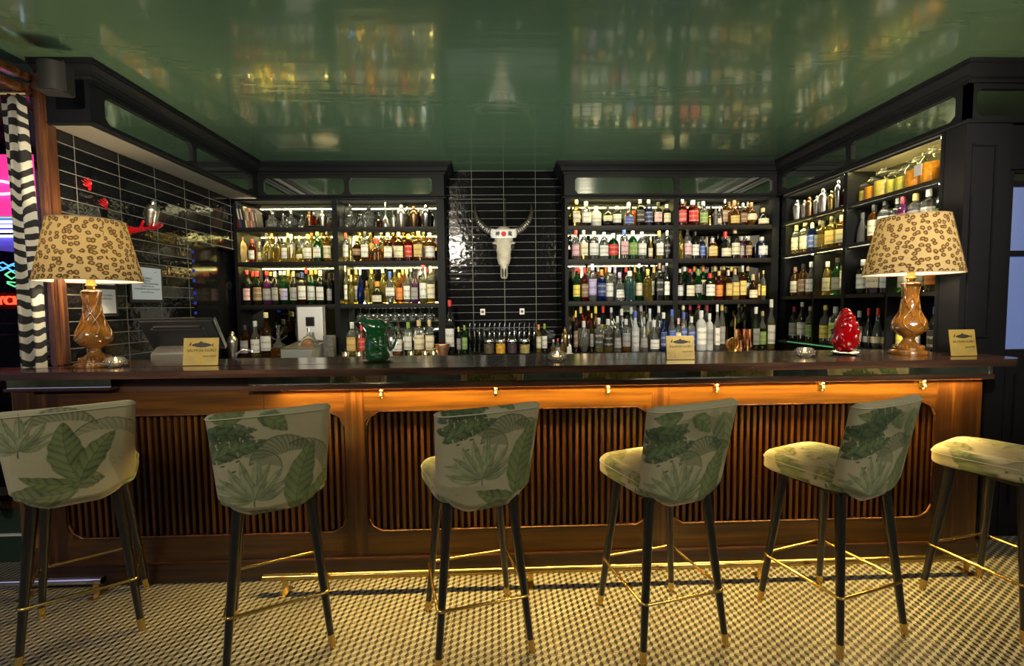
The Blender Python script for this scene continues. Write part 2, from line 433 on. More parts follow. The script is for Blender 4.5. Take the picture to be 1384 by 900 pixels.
# right hand wall (faces the camera): column, panelling, frieze mirror, door
RW = 2.55
struct('wall_right', B(2.62, 2.885, RW, 2.67, 0, 2.39), M['blackpanel'])
oct_frieze('trim_14', 2.62, 4.5, RW, 0, [(2.67, 3.6)], ch=.03)
struct('trim_15', B(2.86, 4.5, RW+.02, RW+.09, 2.14, 2.60), M['blackpanel'])
w = bmesh.new()
for x0, x1, z0, z1 in ((2.655, 2.665, 1.2, 2.27), (2.785, 2.795, 1.2, 2.27), (2.655, 2.795, 2.26, 2.275), (2.655, 2.665, .15, 1.06), (2.785, 2.795, .15, 1.06), (2.655, 2.795, 1.05, 1.065), (2.655, 2.795, .14, .155), (2.655, 2.795, 1.19, 1.205)):
    box(w, x0, x1, RW-.012, RW, z0, z1, .003)
struct('trim_16', w, M['black_wood'])
# door leaf with panes
w = bmesh.new()
for a in ((2.885, 2.945, 0, 2.14), (3.75, 3.82, 0, 2.14), (2.945, 3.75, 0, 1.115), (2.945, 3.75, 1.655, 1.685), (2.945, 3.75, 2.05, 2.08), (2.945, 3.75, 2.125, 2.14), (3.34, 3.37, 1.115, 2.05)):
    box(w, a[0], a[1], RW+.03, RW+.08, a[2], a[3], .004)
dr = struct('door_1', w, M['blackpanel'])
mobj('glass_pane', B(2.94, 3.755, RW+.05, RW+.056, 1.11, 2.055), M['doorglass'], dr)
mobj('glass_pane', B(2.94, 3.755, RW+.05, RW+.056, 2.075, 2.13), M['mirror'], dr)
mobj('door_panel', B(3.0, 3.7, RW+.02, RW+.03, .2, .98, .004), M['black_wood'], dr)
struct('wall_right_far', B(3.82, 4.6, RW+.02, RW+.12, 0, 2.4), M['blackpanel'])
struct('sky_beyond_door', B(2.93, 4.4, 3.3, 3.32, .6, 2.4), M['daylight'])
struct('wall_right_return', B(2.9, 2.93, 2.67, 4.54, 0, CH), M['blackpanel'])

# left: post, beams, window with curtains and neon street
po = struct('trim_17', bmesh.new(), M['post']); 
bmq = bmesh.new(); box(bmq, -2.430, -2.365, 2.575, 2.64, 1.10, CH, .008); box(bmq, -2.412, -2.383, 2.567, 2.58, 1.10, CH, .004)
bmq.to_mesh(po.data); bmq.free()
struct('trim_18', B(-5, -2.43, 2.58, 2.64, 2.555, 2.60, .008), M['post'])
struct('trim_19', B(-5, -2.43, 2.59, 2.63, 2.60, CH), M['green_wall'])
w = bmesh.new(); box(w, -2.47, -2.42, -1., 2.575, 2.60, 2.64, .006); struct('trim_20', w, M['post'])
w = bmesh.new(); box(w, -2.47, -2.42, -1., 2.575, 2.535, 2.57, .006); struct('trim_21', w, M['post'])
w = bmesh.new(); box(w, -5, -2.43, 2.60, 2.66, 0, .30); struct('wall_window', w, M['green_wall'])
struct('trim_22', B(-5, -2.43, 2.585, 2.60, .155, .165), M['white'])
wf = struct('window_1', B(-5, -2.43, 2.60, 2.66, .30, .36, .006), M['post'])
mobj('glass_pane', B(-5, -2.43, 2.628, 2.632, .36, 2.555), M['glassclear'], wf)

# ------------------------------------------------------------------ curtains and the street behind the window
def curtain(name, x0, x1, y, z0, z1, folds, amp, label, flare=0., gather=.0):
    bm = bmesh.new(); nu, nv = 60, 40; g = []
    for j in range(nv+1):
        t = j/nv; z = z1+(z0-z1)*t; row = []
        for i in range(nu+1):
            s = i/nu; a = amp*(.5+.5*t)*math.sin(s*folds*2*PI+.6*math.sin(t*3))
            row.append(bm.verts.new((x0+flare*t+(x1-x0-flare*t)*s+.008*math.sin(t*7+s*5), y+a, z)))
        g.append(row)
    for j in range(nv):
        for i in range(nu): bm.faces.new((g[j][i], g[j][i+1], g[j+1][i+1], g[j+1][i]))
    o = mobj(name, bm, M['zebra'], smooth='all')
    sm = o.modifiers.new('thick', 'SOLIDIFY'); sm.thickness = .003
    return tag(o, label, 'curtain', 'zebra print curtains')
curtain('zebra_curtain', -2.555, -2.428, 2.545, .31, 2.52, 2.2, .022, 'black and white zebra print curtain hanging beside the reddish wooden post')
curtain('zebra_curtain', -3.3, -2.70, 2.535, .31, 2.50, 7, .028, 'zebra print curtain at the far left edge, left of the neon street view', flare=.0)
cr = mobj('curtain_rail', tube(bmesh.new(), [(-4, 2.545, 2.525), (-2.42, 2.545, 2.525)], .012, 8), M['brass'])
tag(cr, 'thin rail carrying the zebra print curtains under the wooden beam', 'curtain rail')
NY = 3.4
def em(name, col, s): return mat(name, col, .5, emit=col, es=s)
E_p, E_r, E_b, E_g, E_w, E_v = em('neon_pink', (1., .04, .32), 1.0), em('neon_red', (1., .05, .02), 3.2), em('neon_blue', (.10, .42, 1.), 1.5), em('neon_green', (.15, .9, .35), 1.2), em('neon_white', (.75, .85, 1.), 1.6), em('neon_violet', (.15, .1, .75), .45)
struct('wall_street', B(-4.6, -2.9, NY+.35, NY+.4, 0, CH), mat('dark_street_wall', (.012, .008, .03), .4))
ns = tag(mobj('neon_sign', B(-3.75, -3.2, NY+.02, NY+.04, 2.07, 2.50, .004), E_p), 'glowing magenta light panel in the window beside the zebra curtain', 'neon sign')
bm = bmesh.new(); tube(bm, [(-3.7, NY, 2.29), (-3.45, NY, 2.31), (-3.27, NY, 2.27)], .008, 8); tube(bm, [(-3.7, NY, 2.23), (-3.45, NY, 2.22), (-3.27, NY, 2.235)], .008, 8)
mobj('neon_tube', bm, em('neon_white_pink', (1., .7, .8), 2.5), ns)
ns = tag(mobj('neon_shelf_light', B(-3.75, -3.2, NY+.02, NY+.04, 1.985, 2.055, .003), E_v), 'white and violet striped light boxes below the magenta panel', 'neon sign')
bm = bmesh.new()
for k, z in enumerate((2.03, 2.00, 1.965, 1.93)): box(bm, -3.7, -3.22, NY-.005, NY+.01, z-.010, z+.008)
mobj('light_tube', bm, E_w, ns)
bm = bmesh.new(); box(bm, -3.7, -3.2, NY+.0, NY+.01, 2.055, 2.062); box(bm, -3.30, -3.27, NY, NY+.01, 2.06, 2.15)
mobj('green_tube', bm, E_g, ns)
tag(mobj('neon_blue_panel', B(-3.75, -3.2, NY+.03, NY+.349, 1.86, 1.92, .003), E_v), 'deep blue glowing strip under the white light boxes', 'neon sign')
bm = bmesh.new(); rr = random.Random(3)
for k in range(3):
    tube(bm, [(-3.62+.035*i, NY-.004*k, 1.735-.02*k+.014*math.sin(i*2.1+k*2)) for i in range(9)], .005, 6)
tag(mobj('neon_scribble', bm, E_b), 'pale blue scribbled neon line above the green diamond', 'neon sign')
bm = bmesh.new(); tube(bm, [(-3.47, NY, 1.66), (-3.43, NY, 1.63), (-3.38, NY, 1.655), (-3.43, NY, 1.685), (-3.47, NY, 1.66)], .005, 6); tube(bm, [(-3.46, NY, 1.60), (-3.41, NY, 1.575), (-3.37, NY, 1.60), (-3.46, NY, 1.61)], .005, 6)
tag(mobj('neon_diamond', bm, E_g), 'small green diamond neon sign below the blue scribble', 'neon sign')
ns = empty('neon_word', (-3.455, NY, 1.475), 0, 'red neon letters glowing low in the window beside the curtain', 'neon sign')
text('YCh', .088, (-.01, 0, 0), (PI/2, 0, 0), E_r, ns, 'neon_letters', 1., ext=.008)
bm = bmesh.new(); box(bm, -.09, .09, .012, .02, -.06, .06, .003); mobj('sign_back', bm, mat('sign_dark_red', (.08, .005, .01), .5), ns)
bm = bmesh.new(); box(bm, -3.7, -3.2, NY, NY+.02, 1.31, 1.32); box(bm, -3.7, -3.25, NY, NY+.02, 1.23, 1.24)
tag(mobj('street_railing', bm, mat('violet_rail', (.2, .05, .2), .4)), 'dark violet horizontal rails below the red neon letters', 'railing')
tag(mobj('lit_stone_sill', B(-3.9, -2.45, 2.70, 2.9, .9, 1.06, .01), mat('sill_stone', (.3, .28, .36), .5, noise=.5, nscale=18)), 'violet lit stone ledge outside the window behind the curtain', 'ledge')

# ------------------------------------------------------------------ back bar shelf units
def unit(name, label, x0, x1, divs, leds, dim, back={}):
    """unit on the back wall between x0 and x1 (faces -y)"""
    u = empty(name, ((x0+x1)/2, FB, 0), 0, label, 'shelf unit')
    ox = (x0+x1)/2
    def part(n, m, *a, bev=0., lab=None):
        o = mobj(n, B(a[0]-ox, a[1]-ox, a[2]-FB, a[3]-FB, a[4], a[5], bev=bev), m, u)
        if lab: o['label'] = lab
        return o
    part('side_panel', M['black_wood'], x0, x0+.03, 4.305, 4.53, .967, 2.39, bev=.003)
    part('side_panel', M['black_wood'], x1-.07, x1, 4.305, 4.53, .967, 2.39, bev=.004)
    part('back_mirror', dim, x0+.03, x1-.07, 4.525, 4.532, .95, 2.385)
    part('top_panel', M['soffit'], x0+.03, x1-.07, 4.3095, 4.52, 2.386, 2.399)
    for d in divs: part('divider', M['black_wood'], d-.024, d+.024, 4.305, 4.52, .97, 2.385, bev=.003)
    ed = [x0+.03]+[e for d in divs for e in (d-.026, d+.026)]+[x1-.07]
    for i in range(0, len(ed), 2):
        for zt in (2.135, 1.825, 1.435):
            part('shelf', M['shelfwood'], ed[i], ed[i+1], 4.31, 4.52, zt-.028, zt, bev=.002)
        for k, zt in enumerate((2.385, 2.107, 1.797, 1.407)):
            lm = leds[i//2][k]
            part('shelf_lip', M['black_wood'], ed[i], ed[i+1], 4.303, 4.309, zt-.014, zt+(.002 if k else -.0005))
            if lm: part('led_strip', lm, ed[i]+.01, ed[i+1]-.01, 4.318, 4.326, zt-.0045, zt-.001, lab='glowing light strip')
        if i//2 in back: 
            for k in back[i//2]: part('led_strip', M['led_back'], ed[i]+.02, ed[i+1]-.02, 4.516, 4.522, (2.135, 1.825, 1.435)[k]+.004, (2.135, 1.825, 1.435)[k]+.010, lab='glowing light strip behind the bottles')
    return u
M['led_back'] = mat('backlight_led', (1, .8, .3), .5, emit=(1., .78, .20), es=75)
unit('shelf_unit', 'black shelf unit left of the skull, with books, shakers and spirits', XL+.005, -.475, [-1.466],
     [[M['led_cool'], M['led_warm'], M['led_warm'], None], [M['led_cool'], M['led_warm'], M['led_warm'], None]], M['mirror_dim'], {0: (1,), 1: (1, 2)})
unit('shelf_unit', 'black shelf unit right of the skull, packed with spirit bottles', .635, 2.655, [1.675],
     [[M['led_warm'], M['led_cool'], M['led_cool'], None], [M['led_cool'], None, None, None]], M['mirror_dim'])
bc = empty('back_counter', (0, 4.2, 0), 0, 'steel topped back counter under the shelves behind the bar', 'counter')
mobj('counter_top', B(-2.37, 2.585, -.32, .325, .935, .965, bev=.004), M['plasticblack'], bc)
mobj('steel_edge', B(-2.37, 2.585, -.345, -.322, .915, .968, bev=.004), M['steel'], bc)
mobj('cabinet_front', B(-2.37, 2.58, -.28, .32, 0, .93, bev=.003), M['black_wood'], bc)

# side shelf unit (faces -x)
sx = 2.62; u = empty('side_shelf_unit', (sx, 3.45, 0), 0, 'long black shelf unit on the right side, behind the right lamp', 'shelf unit')
def sp(n, m, x0, x1, y0, y1, z0, z1, bev=0., lab=None):
    o = mobj(n, B(x0-sx, x1-sx, y0-3.45, y1-3.45, z0, z1, bev=bev), m, u)
    if lab: o['label'] = lab
    return o
sp('side_panel', M['black_wood'], 2.625, 2.88, 2.675, 2.705, 0, 2.385, .003)
sp('side_panel', M['black_wood'], 2.662, 2.88, 4.215, 4.29, 0, 2.385, .003)
sp('back_mirror', M['mirror_dim'], 2.872, 2.88, 2.705, 4.215, 1.06, 2.385)
sp('top_panel', M['soffit'], 2.6305, 2.87, 2.705, 4.215, 2.372, 2.385)
sp('divider', M['black_wood'], 2.625, 2.87, 3.43, 3.465, 1.06, 2.372, .002)
sp('divider', M['black_wood'], 2.635, 2.87, 3.78, 3.80, 1.06, 1.805, .002)
sp('divider', M['black_wood'], 2.635, 2.87, 3.05, 3.07, 1.06, 1.805, .002)
for y0, y1 in ((2.706, 3.429), (3.466, 4.214)):
    for zt in (2.13, 1.835): sp('shelf', M['shelfwood'], 2.63, 2.87, y0, y1, zt-.028, zt, .002)
for y0, y1 in ((2.706, 3.049), (3.071, 3.429), (3.466, 3.779), (3.801, 4.214)):
    sp('shelf', M['shelfwood'], 2.63, 2.87, y0, y1, 1.432, 1.46, .002)
sp('base_shelf', M['shelfwood'], 2.60, 2.87, 2.71, 4.21, 1.04, 1.062, .002)
sp('lit_edge', M['led_green'], 2.588, 2.599, 2.75, 4.05, 1.049, 1.058, .002, lab='green glowing glass edge')
sp('cabinet_front', M['black_wood'], 2.64, 2.88, 2.71, 4.2, 0, 1.03, .003)
for y0, y1, z in ((2.71, 3.42, 2.134), (3.47, 4.2, 1.839), (3.47, 3.77, 1.464), (2.71, 3.04, 1.464)): sp('led_strip', M['led_back'], 2.862, 2.868, y0, y1, z, z+.006, lab='glowing light strip behind the jars')
for y0, y1, z, lm in ((2.71, 3.42, 2.372, 'led_warm'), (3.47, 4.21, 2.372, 'led_cool'), (2.71, 3.42, 2.10, 'led_cool'), (3.47, 4.21, 2.10, 'led_warm'), (3.47, 3.77, 1.805, 'led_warm'), (3.81, 4.2, 1.805, 'led_cool'), (3.08, 3.42, 1.805, 'led_cool'), (2.71, 3.04, 1.805, 'led_cool')):
    sp('led_strip', M[lm], 2.645, 2.653, y0, y1, z-.0045, z-.001, lab='glowing light strip'); sp('shelf_lip', M['black_wood'], 2.624, 2.630, y0, y1, z-.015, z-.0005)

# ------------------------------------------------------------------ bottles
GL = {'clear': (.93, .95, .92), 'green': (.05, .28, .06), 'olive': (.10, .14, .02), 'amber': (.62, .24, .03), 'brown': (.22, .07, .015), 'gold': (.90, .66, .15),
      'red': (.45, .02, .01), 'blue': (.02, .06, .42), 'teal': (.25, .62, .55), 'yellow': (.95, .82, .25), 'pink': (.85, .45, .45)}
GM = {}
for k, c in GL.items(): GM[k] = mat(k+'_glass', c, .03, trans=.93, ior=1.33, coat=.3)
GM['dark'] = mat('near_black_glass', (.008, .009, .007), .06, coat=.6)
GM['navy'] = mat('navy_glass', (.008, .012, .05), .06, coat=.6)
GM['frost'] = mat('frosted_glass', (.80, .82, .84), .45, trans=.5, ior=1.3)
GM['ceramic'] = mat('white_ceramic', (.72, .70, .66), .3)
GM['purple'] = mat('plum_glass', (.05, .01, .05), .08, coat=.5)
GM['tan'] = mat('carved_tan_glass', (.42, .30, .14), .4, bump=.6, nscale=60)
GM['silver'], GM['copper'], GM['brass'], GM['chrome'] = M['silver'], M['copper'], M['brass'], M['chrome']
GM['bronze'] = mat('bronze_metal', (.30, .18, .09), .3, 1.)
LC = {'white': (.78, .76, .70), 'cream': (.74, .66, .46), 'yellow': (.80, .66, .10), 'red': (.62, .04, .03), 'black': (.02, .02, .022), 'blue': (.06, .12, .45),
      'orange': (.80, .25, .04), 'green': (.22, .36, .08), 'grey': (.33, .32, .32), 'gold': (.62, .45, .14), 'lilac': (.50, .42, .68), 'pink': (.78, .46, .48),
      'silver': (.6, .6, .6), 'brown': (.25, .14, .07), 'cork': (.62, .45, .24), 'navy': (.03, .05, .18), 'maroon': (.25, .02, .05), 'lime': (.55, .68, .15)}
LM = {}; LP = {}
def label_mat(n):
    """paper label with a printed band, centre motif and small lines of print"""
    m, nt, b = nmat(n+'_label'); c = LC[n]; lum = sum(c)/3
    ink = (.08, .07, .06) if lum > .25 else (.6, .56, .45)
    tc = nt.nodes.new('ShaderNodeTexCoord'); s = nt.nodes.new('ShaderNodeSeparateXYZ'); nt.links.new(tc.outputs['Generated'], s.inputs[0])
    n1 = nt.nodes.new('ShaderNodeTexNoise'); n1.inputs['Scale'].default_value = 1; n1.inputs['Detail'].default_value = 3
    mp = nt.nodes.new('ShaderNodeMapping'); mp.inputs['Scale'].default_value = (9, 9, 15); nt.links.new(tc.outputs['Generated'], mp.inputs['Vector']); nt.links.new(mp.outputs[0], n1.inputs['Vector'])
    oi = nt.nodes.new('ShaderNodeObjectInfo'); v = mth(nt, 'ADD', s.outputs[2], mth(nt, 'MULTIPLY', oi.outputs['Random'], .5))
    band = mth(nt, 'LESS_THAN', mth(nt, 'ABSOLUTE', mth(nt, 'SUBTRACT', mth(nt, 'FRACT', mth(nt, 'MULTIPLY', v, 2.3)), .5)), .16)
    pr = mth(nt, 'MULTIPLY', band, mth(nt, 'GREATER_THAN', n1.outputs['Fac'], .47))
    nt.links.new(ramp(nt, pr, [(.4, c), (.6, tuple(.55*i+.45*k for i, k in zip(ink, c)))]), b.inputs['Base Color'])
    b.inputs['Roughness'].default_value = .5
    return m
for k, c in LC.items(): LM[k] = label_mat(k); LP[k] = mat(k+'_cap', c, .35)

# archetypes: profile (r, z) of a bottle one unit wide (radius 1) and one unit tall; neck radius; label span; squareness
AR = {
 'wine':  ([(.0, 0), (.95, 0), (1, .02), (1, .56), (.93, .64), (.55, .72), (.34, .78), (.32, .96), (.36, .97), (.36, .99), (.0, .99)], .34, (.14, .48), 0),
 'whisky': ([(.0, 0), (.94, 0), (1, .02), (1, .58), (.96, .66), (.62, .76), (.36, .82), (.34, .95), (.0, .95)], .36, (.13, .52), 0),
 'gin':   ([(.0, 0), (.95, 0), (1, .025), (1, .62), (.95, .70), (.60, .77), (.33, .80), (.33, .93), (.0, .93)], .36, (.16, .58), 0),
 'square': ([(.0, 0), (.80, 0), (.84, .02), (.84, .62), (.78, .68), (.45, .74), (.32, .77), (.32, .92), (.0, .92)], .34, (.14, .56), .6),
 'tall':  ([(.0, 0), (.90, 0), (.96, .02), (1, .5), (.92, .58), (.5, .68), (.38, .76), (.36, .95), (.0, .95)], .38, (.12, .50), 0),
 'squat': ([(.0, 0), (.90, 0), (1, .05), (1, .38), (.85, .52), (.42, .66), (.28, .72), (.28, .88), (.0, .88)], .32, (.08, .38), 0),
 'round': ([(.0, 0), (.5, 0), (.78, .10), (.98, .28), (1, .40), (.90, .56), (.60, .70), (.30, .76), (.28, .90), (.0, .90)], .30, (.24, .50), 0),
 'tear':  ([(.0, 0), (.7, 0), (.95, .10), (1, .22), (.86, .38), (.58, .54), (.34, .68), (.24, .80), (.24, .92), (.0, .92)], .27, (.15, .30), 0),
 'conic': ([(.0, 0), (.95, 0), (1, .03), (.82, .45), (.5, .66), (.30, .76), (.28, .92), (.0, .92)], .30, (.12, .40), 0),
}
cache = {}
def bmesh_mesh(key, build, mats, smooth=40):
    if key in cache: return cache[key]
    bm = bmesh.new(); build(bm)
    bmesh.ops.recalc_face_normals(bm, faces=bm.faces)
    me = bpy.data.meshes.new(str(key[0])); bm.to_mesh(me); bm.free()
    for p in me.polygons: p.use_smooth = True
    try: me.set_sharp_from_angle(angle=R(smooth))
    except Exception: pass
    for m in mats: me.materials.append(m)
    cache[key] = me; return me

NAMES = {}
def bottle(kind, glass, lab, cap, loc, w, h, face=0., liquid=None, label=None, group=None, name='liquor_bottle', cat='bottle', ball=False):
    prof, nr, (l0, l1), sq = AR[kind]
    fill = .55
    def body(bm):
        P = []
        for i, (r, z) in enumerate(prof):
            P.append((r, z))
            if liquid and i+1 < len(prof) and z < fill < prof[i+1][1]:
                t = (fill-z)/(prof[i+1][1]-z); P.append((r+(prof[i+1][0]-r)*t, fill))
        lathe(bm, P, 20, sq)
        if liquid:
            for f in bm.faces:
                if f.calc_center_median().z < fill-.001: f.material_index = 1
    me = bmesh_mesh(('bottle', kind, glass, liquid), body, [GM[glass]]+([GM[liquid]] if liquid else []))
    o = bpy.data.objects.new(name, me); link(o); o.location = loc; o.scale = (w/2, w/2, h); o.rotation_euler = (0, 0, face)
    if lab:
        def lb(bm):
            # follow the body profile
            zs = [l0+(l1-l0)*i/4 for i in range(5)]
            def rad(z):
                for (r0, z0), (r1, z1) in zip(prof, prof[1:]):
                    if z0 <= z <= z1 and z1 > z0: return r0+(r1-r0)*(z-z0)/(z1-z0)
                return 1
            lathe(bm, [(rad(z)*1.035, z) for z in zs], 12, sq, a0=R(-90-62), a1=R(-90+62))
        ml = bmesh_mesh(('paper_label', kind, lab), lb, [LM[lab]])
        l = bpy.data.objects.new('paper_label', ml); link(l, o)
    if cap:
        top = prof[-1][1]
        def cp(bm):
            if ball: sphere(bm, (0, 0, top+.045), nr*1.7, nr*1.7, .065)
            else: lathe(bm, [(0, top-.10), (nr*1.08, top-.10), (nr*1.14, top-.09), (nr*1.14, 1.0), (nr*.9, 1.012), (0, 1.012)], 14)
        mc = bmesh_mesh(('cap', kind, cap, ball), cp, [LP[cap] if cap in LP else GM[cap]])
        c = bpy.data.objects.new('bottle_cap', mc); link(c, o)
    return tag(o, label, cat, group)

GN = {'dark': 'near-black', 'navy': 'navy', 'frost': 'frosted', 'tan': 'carved tan', 'purple': 'plum', 'ceramic': 'white ceramic'}
KN = {'wine': '', 'whisky': '', 'gin': '', 'square': 'square ', 'tall': 'slender ', 'squat': 'squat ', 'round': 'round ', 'tear': 'teardrop ', 'conic': 'conical '}
ORD = ['leftmost', 'second', 'third', 'fourth', 'fifth', 'sixth', 'seventh', 'eighth', 'ninth', 'tenth', 'eleventh', 'twelfth', 'thirteenth', 'fourteenth', 'fifteenth', 'sixteenth']
def mklabel(kind, glass, lab, cap, i, where):
    g = GN.get(glass, glass)
    a = KN[kind]+g+' bottle'
    if lab and cap: a += ', %s label, %s cap' % (lab, cap)
    elif lab: a += ', %s label' % lab
    elif cap: a += ', %s cap' % cap
    pos = ORD[i] if i == 0 else ORD[i]+' from left'
    t = a+', '+pos+', '+where
    ws = t.split()
    assert 4 <= len(ws) <= 16, (len(ws), t)
    return t
def P2X(px, y=4.40, z=1.9):
    # place along the shelf: where the sight line measured on the photograph meets the plane at depth y, height z
    k = (px-692)/F; a = (rx.x, rx.y, rx.z); c = (fwd.x, fwd.y, fwd.z); h = z-1.4
    return (k*(c[1]*y+c[2]*h)-(a[1]*y+a[2]*h))/(a[0]-k*c[0])
def settle(xs, ws, walls):
    # keep neighbours and uprights from touching
    xs = list(xs); ws = list(ws)
    for i in range(len(xs)):
        for d, hw in walls:
            need = hw+ws[i]/2+.0015
            if abs(xs[i]-d) < need: xs[i] = d+(need if xs[i] > d else -need)
    for i in range(len(xs)-1):
        o = (ws[i]+ws[i+1])/2+.001-abs(xs[i+1]-xs[i])
        if o > 0: ws[i] -= o; ws[i+1] -= o
    return xs, ws
WALLS = [(-2.36, .016), (-1.466, .024), (-.53, .016), (.65, .016), (1.675, .024), (2.60, .016)]
def row(items, where, group, y, zt, x_of=None, face=0.):
    XS, WS = settle([P2X(it[0], y, zt+.1) for it in items], [it[1]*y/F for it in items], WALLS if y > 4.3 else [])
    for i, it in enumerate(items):
        px, wpx, hpx, kind, glass, lab, cap = it[:7]; liq = it[7] if len(it) > 7 else None
        X = XS[i]; w = max(.03, WS[i]); h = hpx*y/F
        yy = y+((i*7) % 5-2)*.006
        bottle(kind, glass, lab, cap, (X, yy, zt+.0005), w, h, R(((i*37) % 21)-10), liq, mklabel(kind, glass, lab, cap, i, where), group, ball=('ball' in it))
WH = {}
YB = 4.375
# left unit, left bay
row([(342, 9, 30, 'whisky', 'red', 'white', 'red'), (351, 7, 27, 'tall', 'clear', 'cream', 'cork', 'yellow'), (361, 15, 38, 'squat', 'clear', None, 'clear', 'yellow'), (374, 11, 33, 'round', 'clear', None, 'chrome', 'gold'),
     (385, 10, 32, 'gin', 'clear', 'white', 'silver', 'yellow'), (395, 11, 36, 'square', 'clear', None, 'silver', 'gold'), (405, 10, 34, 'tear', 'clear', 'cream', 'cork', 'yellow'), (416, 12, 36, 'whisky', 'clear', 'white', 'gold', 'amber'),
     (430, 11, 39, 'wine', 'green', 'white', 'yellow'), (442, 10, 42, 'tall', 'amber', 'cream', 'black')], 'second shelf, left bay', 'bottles on the second shelf, left bay', YB, 1.825)
row([(336, 11, 45, 'wine', 'dark', 'pink', 'red'), (349, 12, 44, 'whisky', 'olive', 'brown', 'red'), (361, 12, 44, 'wine', 'purple', 'grey', 'red'), (373, 9, 43, 'whisky', 'dark', 'grey', 'white'), (385, 11, 44, 'wine', 'green', 'lilac', 'white'),
     (398, 9, 43, 'whisky', 'dark', 'grey', 'cork'), (409, 11, 42, 'gin', 'brown', 'white', 'navy'), (421, 11, 46, 'whisky', 'green', 'silver', 'orange'), (434, 11, 44, 'whisky', 'dark', 'white', 'cream'), (445, 7, 40, 'tall', 'dark', 'grey', 'black')],
    'third shelf, left bay', 'bottles on the third shelf, left bay', YB, 1.435)
row([(333, 13, 42, 'whisky', 'brown', 'grey', 'black'), (346, 13, 47, 'tall', 'clear', 'white', 'silver', 'gold'), (360, 15, 58, 'wine', 'brown', 'white', 'cream')], 'back counter, left bay', 'bottles on the back counter, left bay', 4.25, .966)
# left unit, right bay
row([(461, 15, 37, 'gin', 'clear', 'white', 'red', 'gold'), (474, 9, 30, 'tall', 'yellow', None, 'cork'), (482, 14, 34, 'round', 'brown', 'brown', 'cork'), (494, 12, 39, 'square', 'clear', 'white', 'black', 'amber'), (509, 18, 30, 'squat', 'clear', None, 'red', 'amber'),
     (525, 11, 37, 'whisky', 'brown', 'white', 'cream'), (539, 13, 38, 'whisky', 'brown', 'cream', 'cork'), (552, 11, 36, 'gin', 'red', 'red', 'gold'), (566, 13, 39, 'square', 'amber', 'gold', 'gold'), (581, 13, 37, 'whisky', 'amber', 'white', 'white')],
    'second shelf beside dark tiles', 'bottles on the second shelf beside the tiles', YB, 1.825)
row([(462, 11, 50, 'tall', 'clear', 'white', 'silver', 'lime' if False else 'yellow'), (475, 14, 38, 'squat', 'yellow', None, 'cork'), (487, 17, 47, 'tear', 'blue', None, 'white'), (496, 13, 30, 'round', 'gold', None, 'brown'), (510, 15, 29, 'squat', 'dark', 'cream', 'orange'),
     (528, 13, 42, 'round', 'clear', 'white', 'blue'), (540, 9, 40, 'whisky', 'amber', 'orange', 'gold'), (550, 10, 46, 'tall', 'clear', 'white', 'cork'), (561, 10, 40, 'whisky', 'purple', 'grey', 'black'), (572, 11, 54, 'tall', 'clear', 'white', 'maroon', 'yellow'),
     (583, 11, 48, 'whisky', 'clear', 'cream', 'cream', 'gold')], 'third shelf beside dark tiles', 'bottles on the third shelf beside the tiles', YB, 1.435)
row([(477, 14, 44, 'square', 'clear', 'gold', 'silver', 'yellow'), (489, 9, 40, 'gin', 'pink', 'red', 'red'), (521, 12, 44, 'round', 'clear', 'white', 'pink', 'gold'), (538, 17, 38, 'square', 'clear', 'white', 'clear', 'amber'), (552, 14, 43, 'gin', 'clear', 'white', 'green', 'green'), (567, 14, 46, 'gin', 'clear', 'cream', 'cork', 'gold'), (581, 13, 46, 'square', 'clear', 'cream', 'cork', 'yellow')],
    'back counter by the green jug', 'bottles on the back counter near the green jug', 4.25, .966)
# centre, below the tiles
row([(609, 13, 72, 'wine', 'dark', 'white', 'red'), (620, 6, 36, 'gin', 'dark', 'grey', 'yellow'), (628, 8, 38, 'gin', 'green', 'green', 'green'), (728, 7, 38, 'gin', 'gold', 'cream', 'orange'), (736, 8, 39, 'gin', 'dark', 'white', 'green')],
    'back counter under the tiles', 'bottles on the back counter under the tiles', 4.25, .966)
# right unit, left bay
row([(779, 11, 35, 'square', 'gold', 'cream', 'gold'), (792, 14, 33, 'square', 'clear', 'white', 'white', 'brown'), (806, 14, 27, 'whisky', 'ceramic', 'white', 'silver'), (821, 13, 27, 'round', 'dark', 'cream', 'black'), (834, 12, 27, 'gin', 'dark', 'white', 'silver'),
     (849, 14, 31, 'squat', 'clear', 'blue', 'silver', 'clear'), (865, 12, 37, 'square', 'dark', 'black', 'silver'), (877, 12, 36, 'whisky', 'navy', 'navy', 'grey'), (889, 11, 31, 'gin', 'dark', 'pink', 'black'), (902, 11, 29, 'gin', 'dark', 'cream', 'silver')],
    'top shelf right of skull', 'bottles on the top shelf right of the skull', YB, 2.135)
row([(778, 11, 39, 'whisky', 'clear', 'pink', 'red', 'pink'), (789, 12, 40, 'square', 'clear', 'cream', 'cream', 'gold'), (803, 14, 38, 'gin', 'clear', 'white', 'cream'), (816, 13, 36, 'whisky', 'clear', 'white', 'silver'), (829, 13, 35, 'gin', 'green', 'red', 'white'),
     (843, 12, 41, 'gin', 'clear', 'pink', 'blue'), (855, 13, 38, 'gin', 'green', 'green', 'cream'), (868, 12, 37, 'gin', 'clear', 'white', 'white'), (879, 6, 30, 'tall', 'gold', 'cream', 'white'), (891, 14, 38, 'square', 'clear', 'white', 'gold', 'yellow'), (905, 11, 38, 'gin', 'dark', 'black', 'white')],
    'second shelf right of skull', 'bottles on the second shelf right of the skull', YB, 1.825)
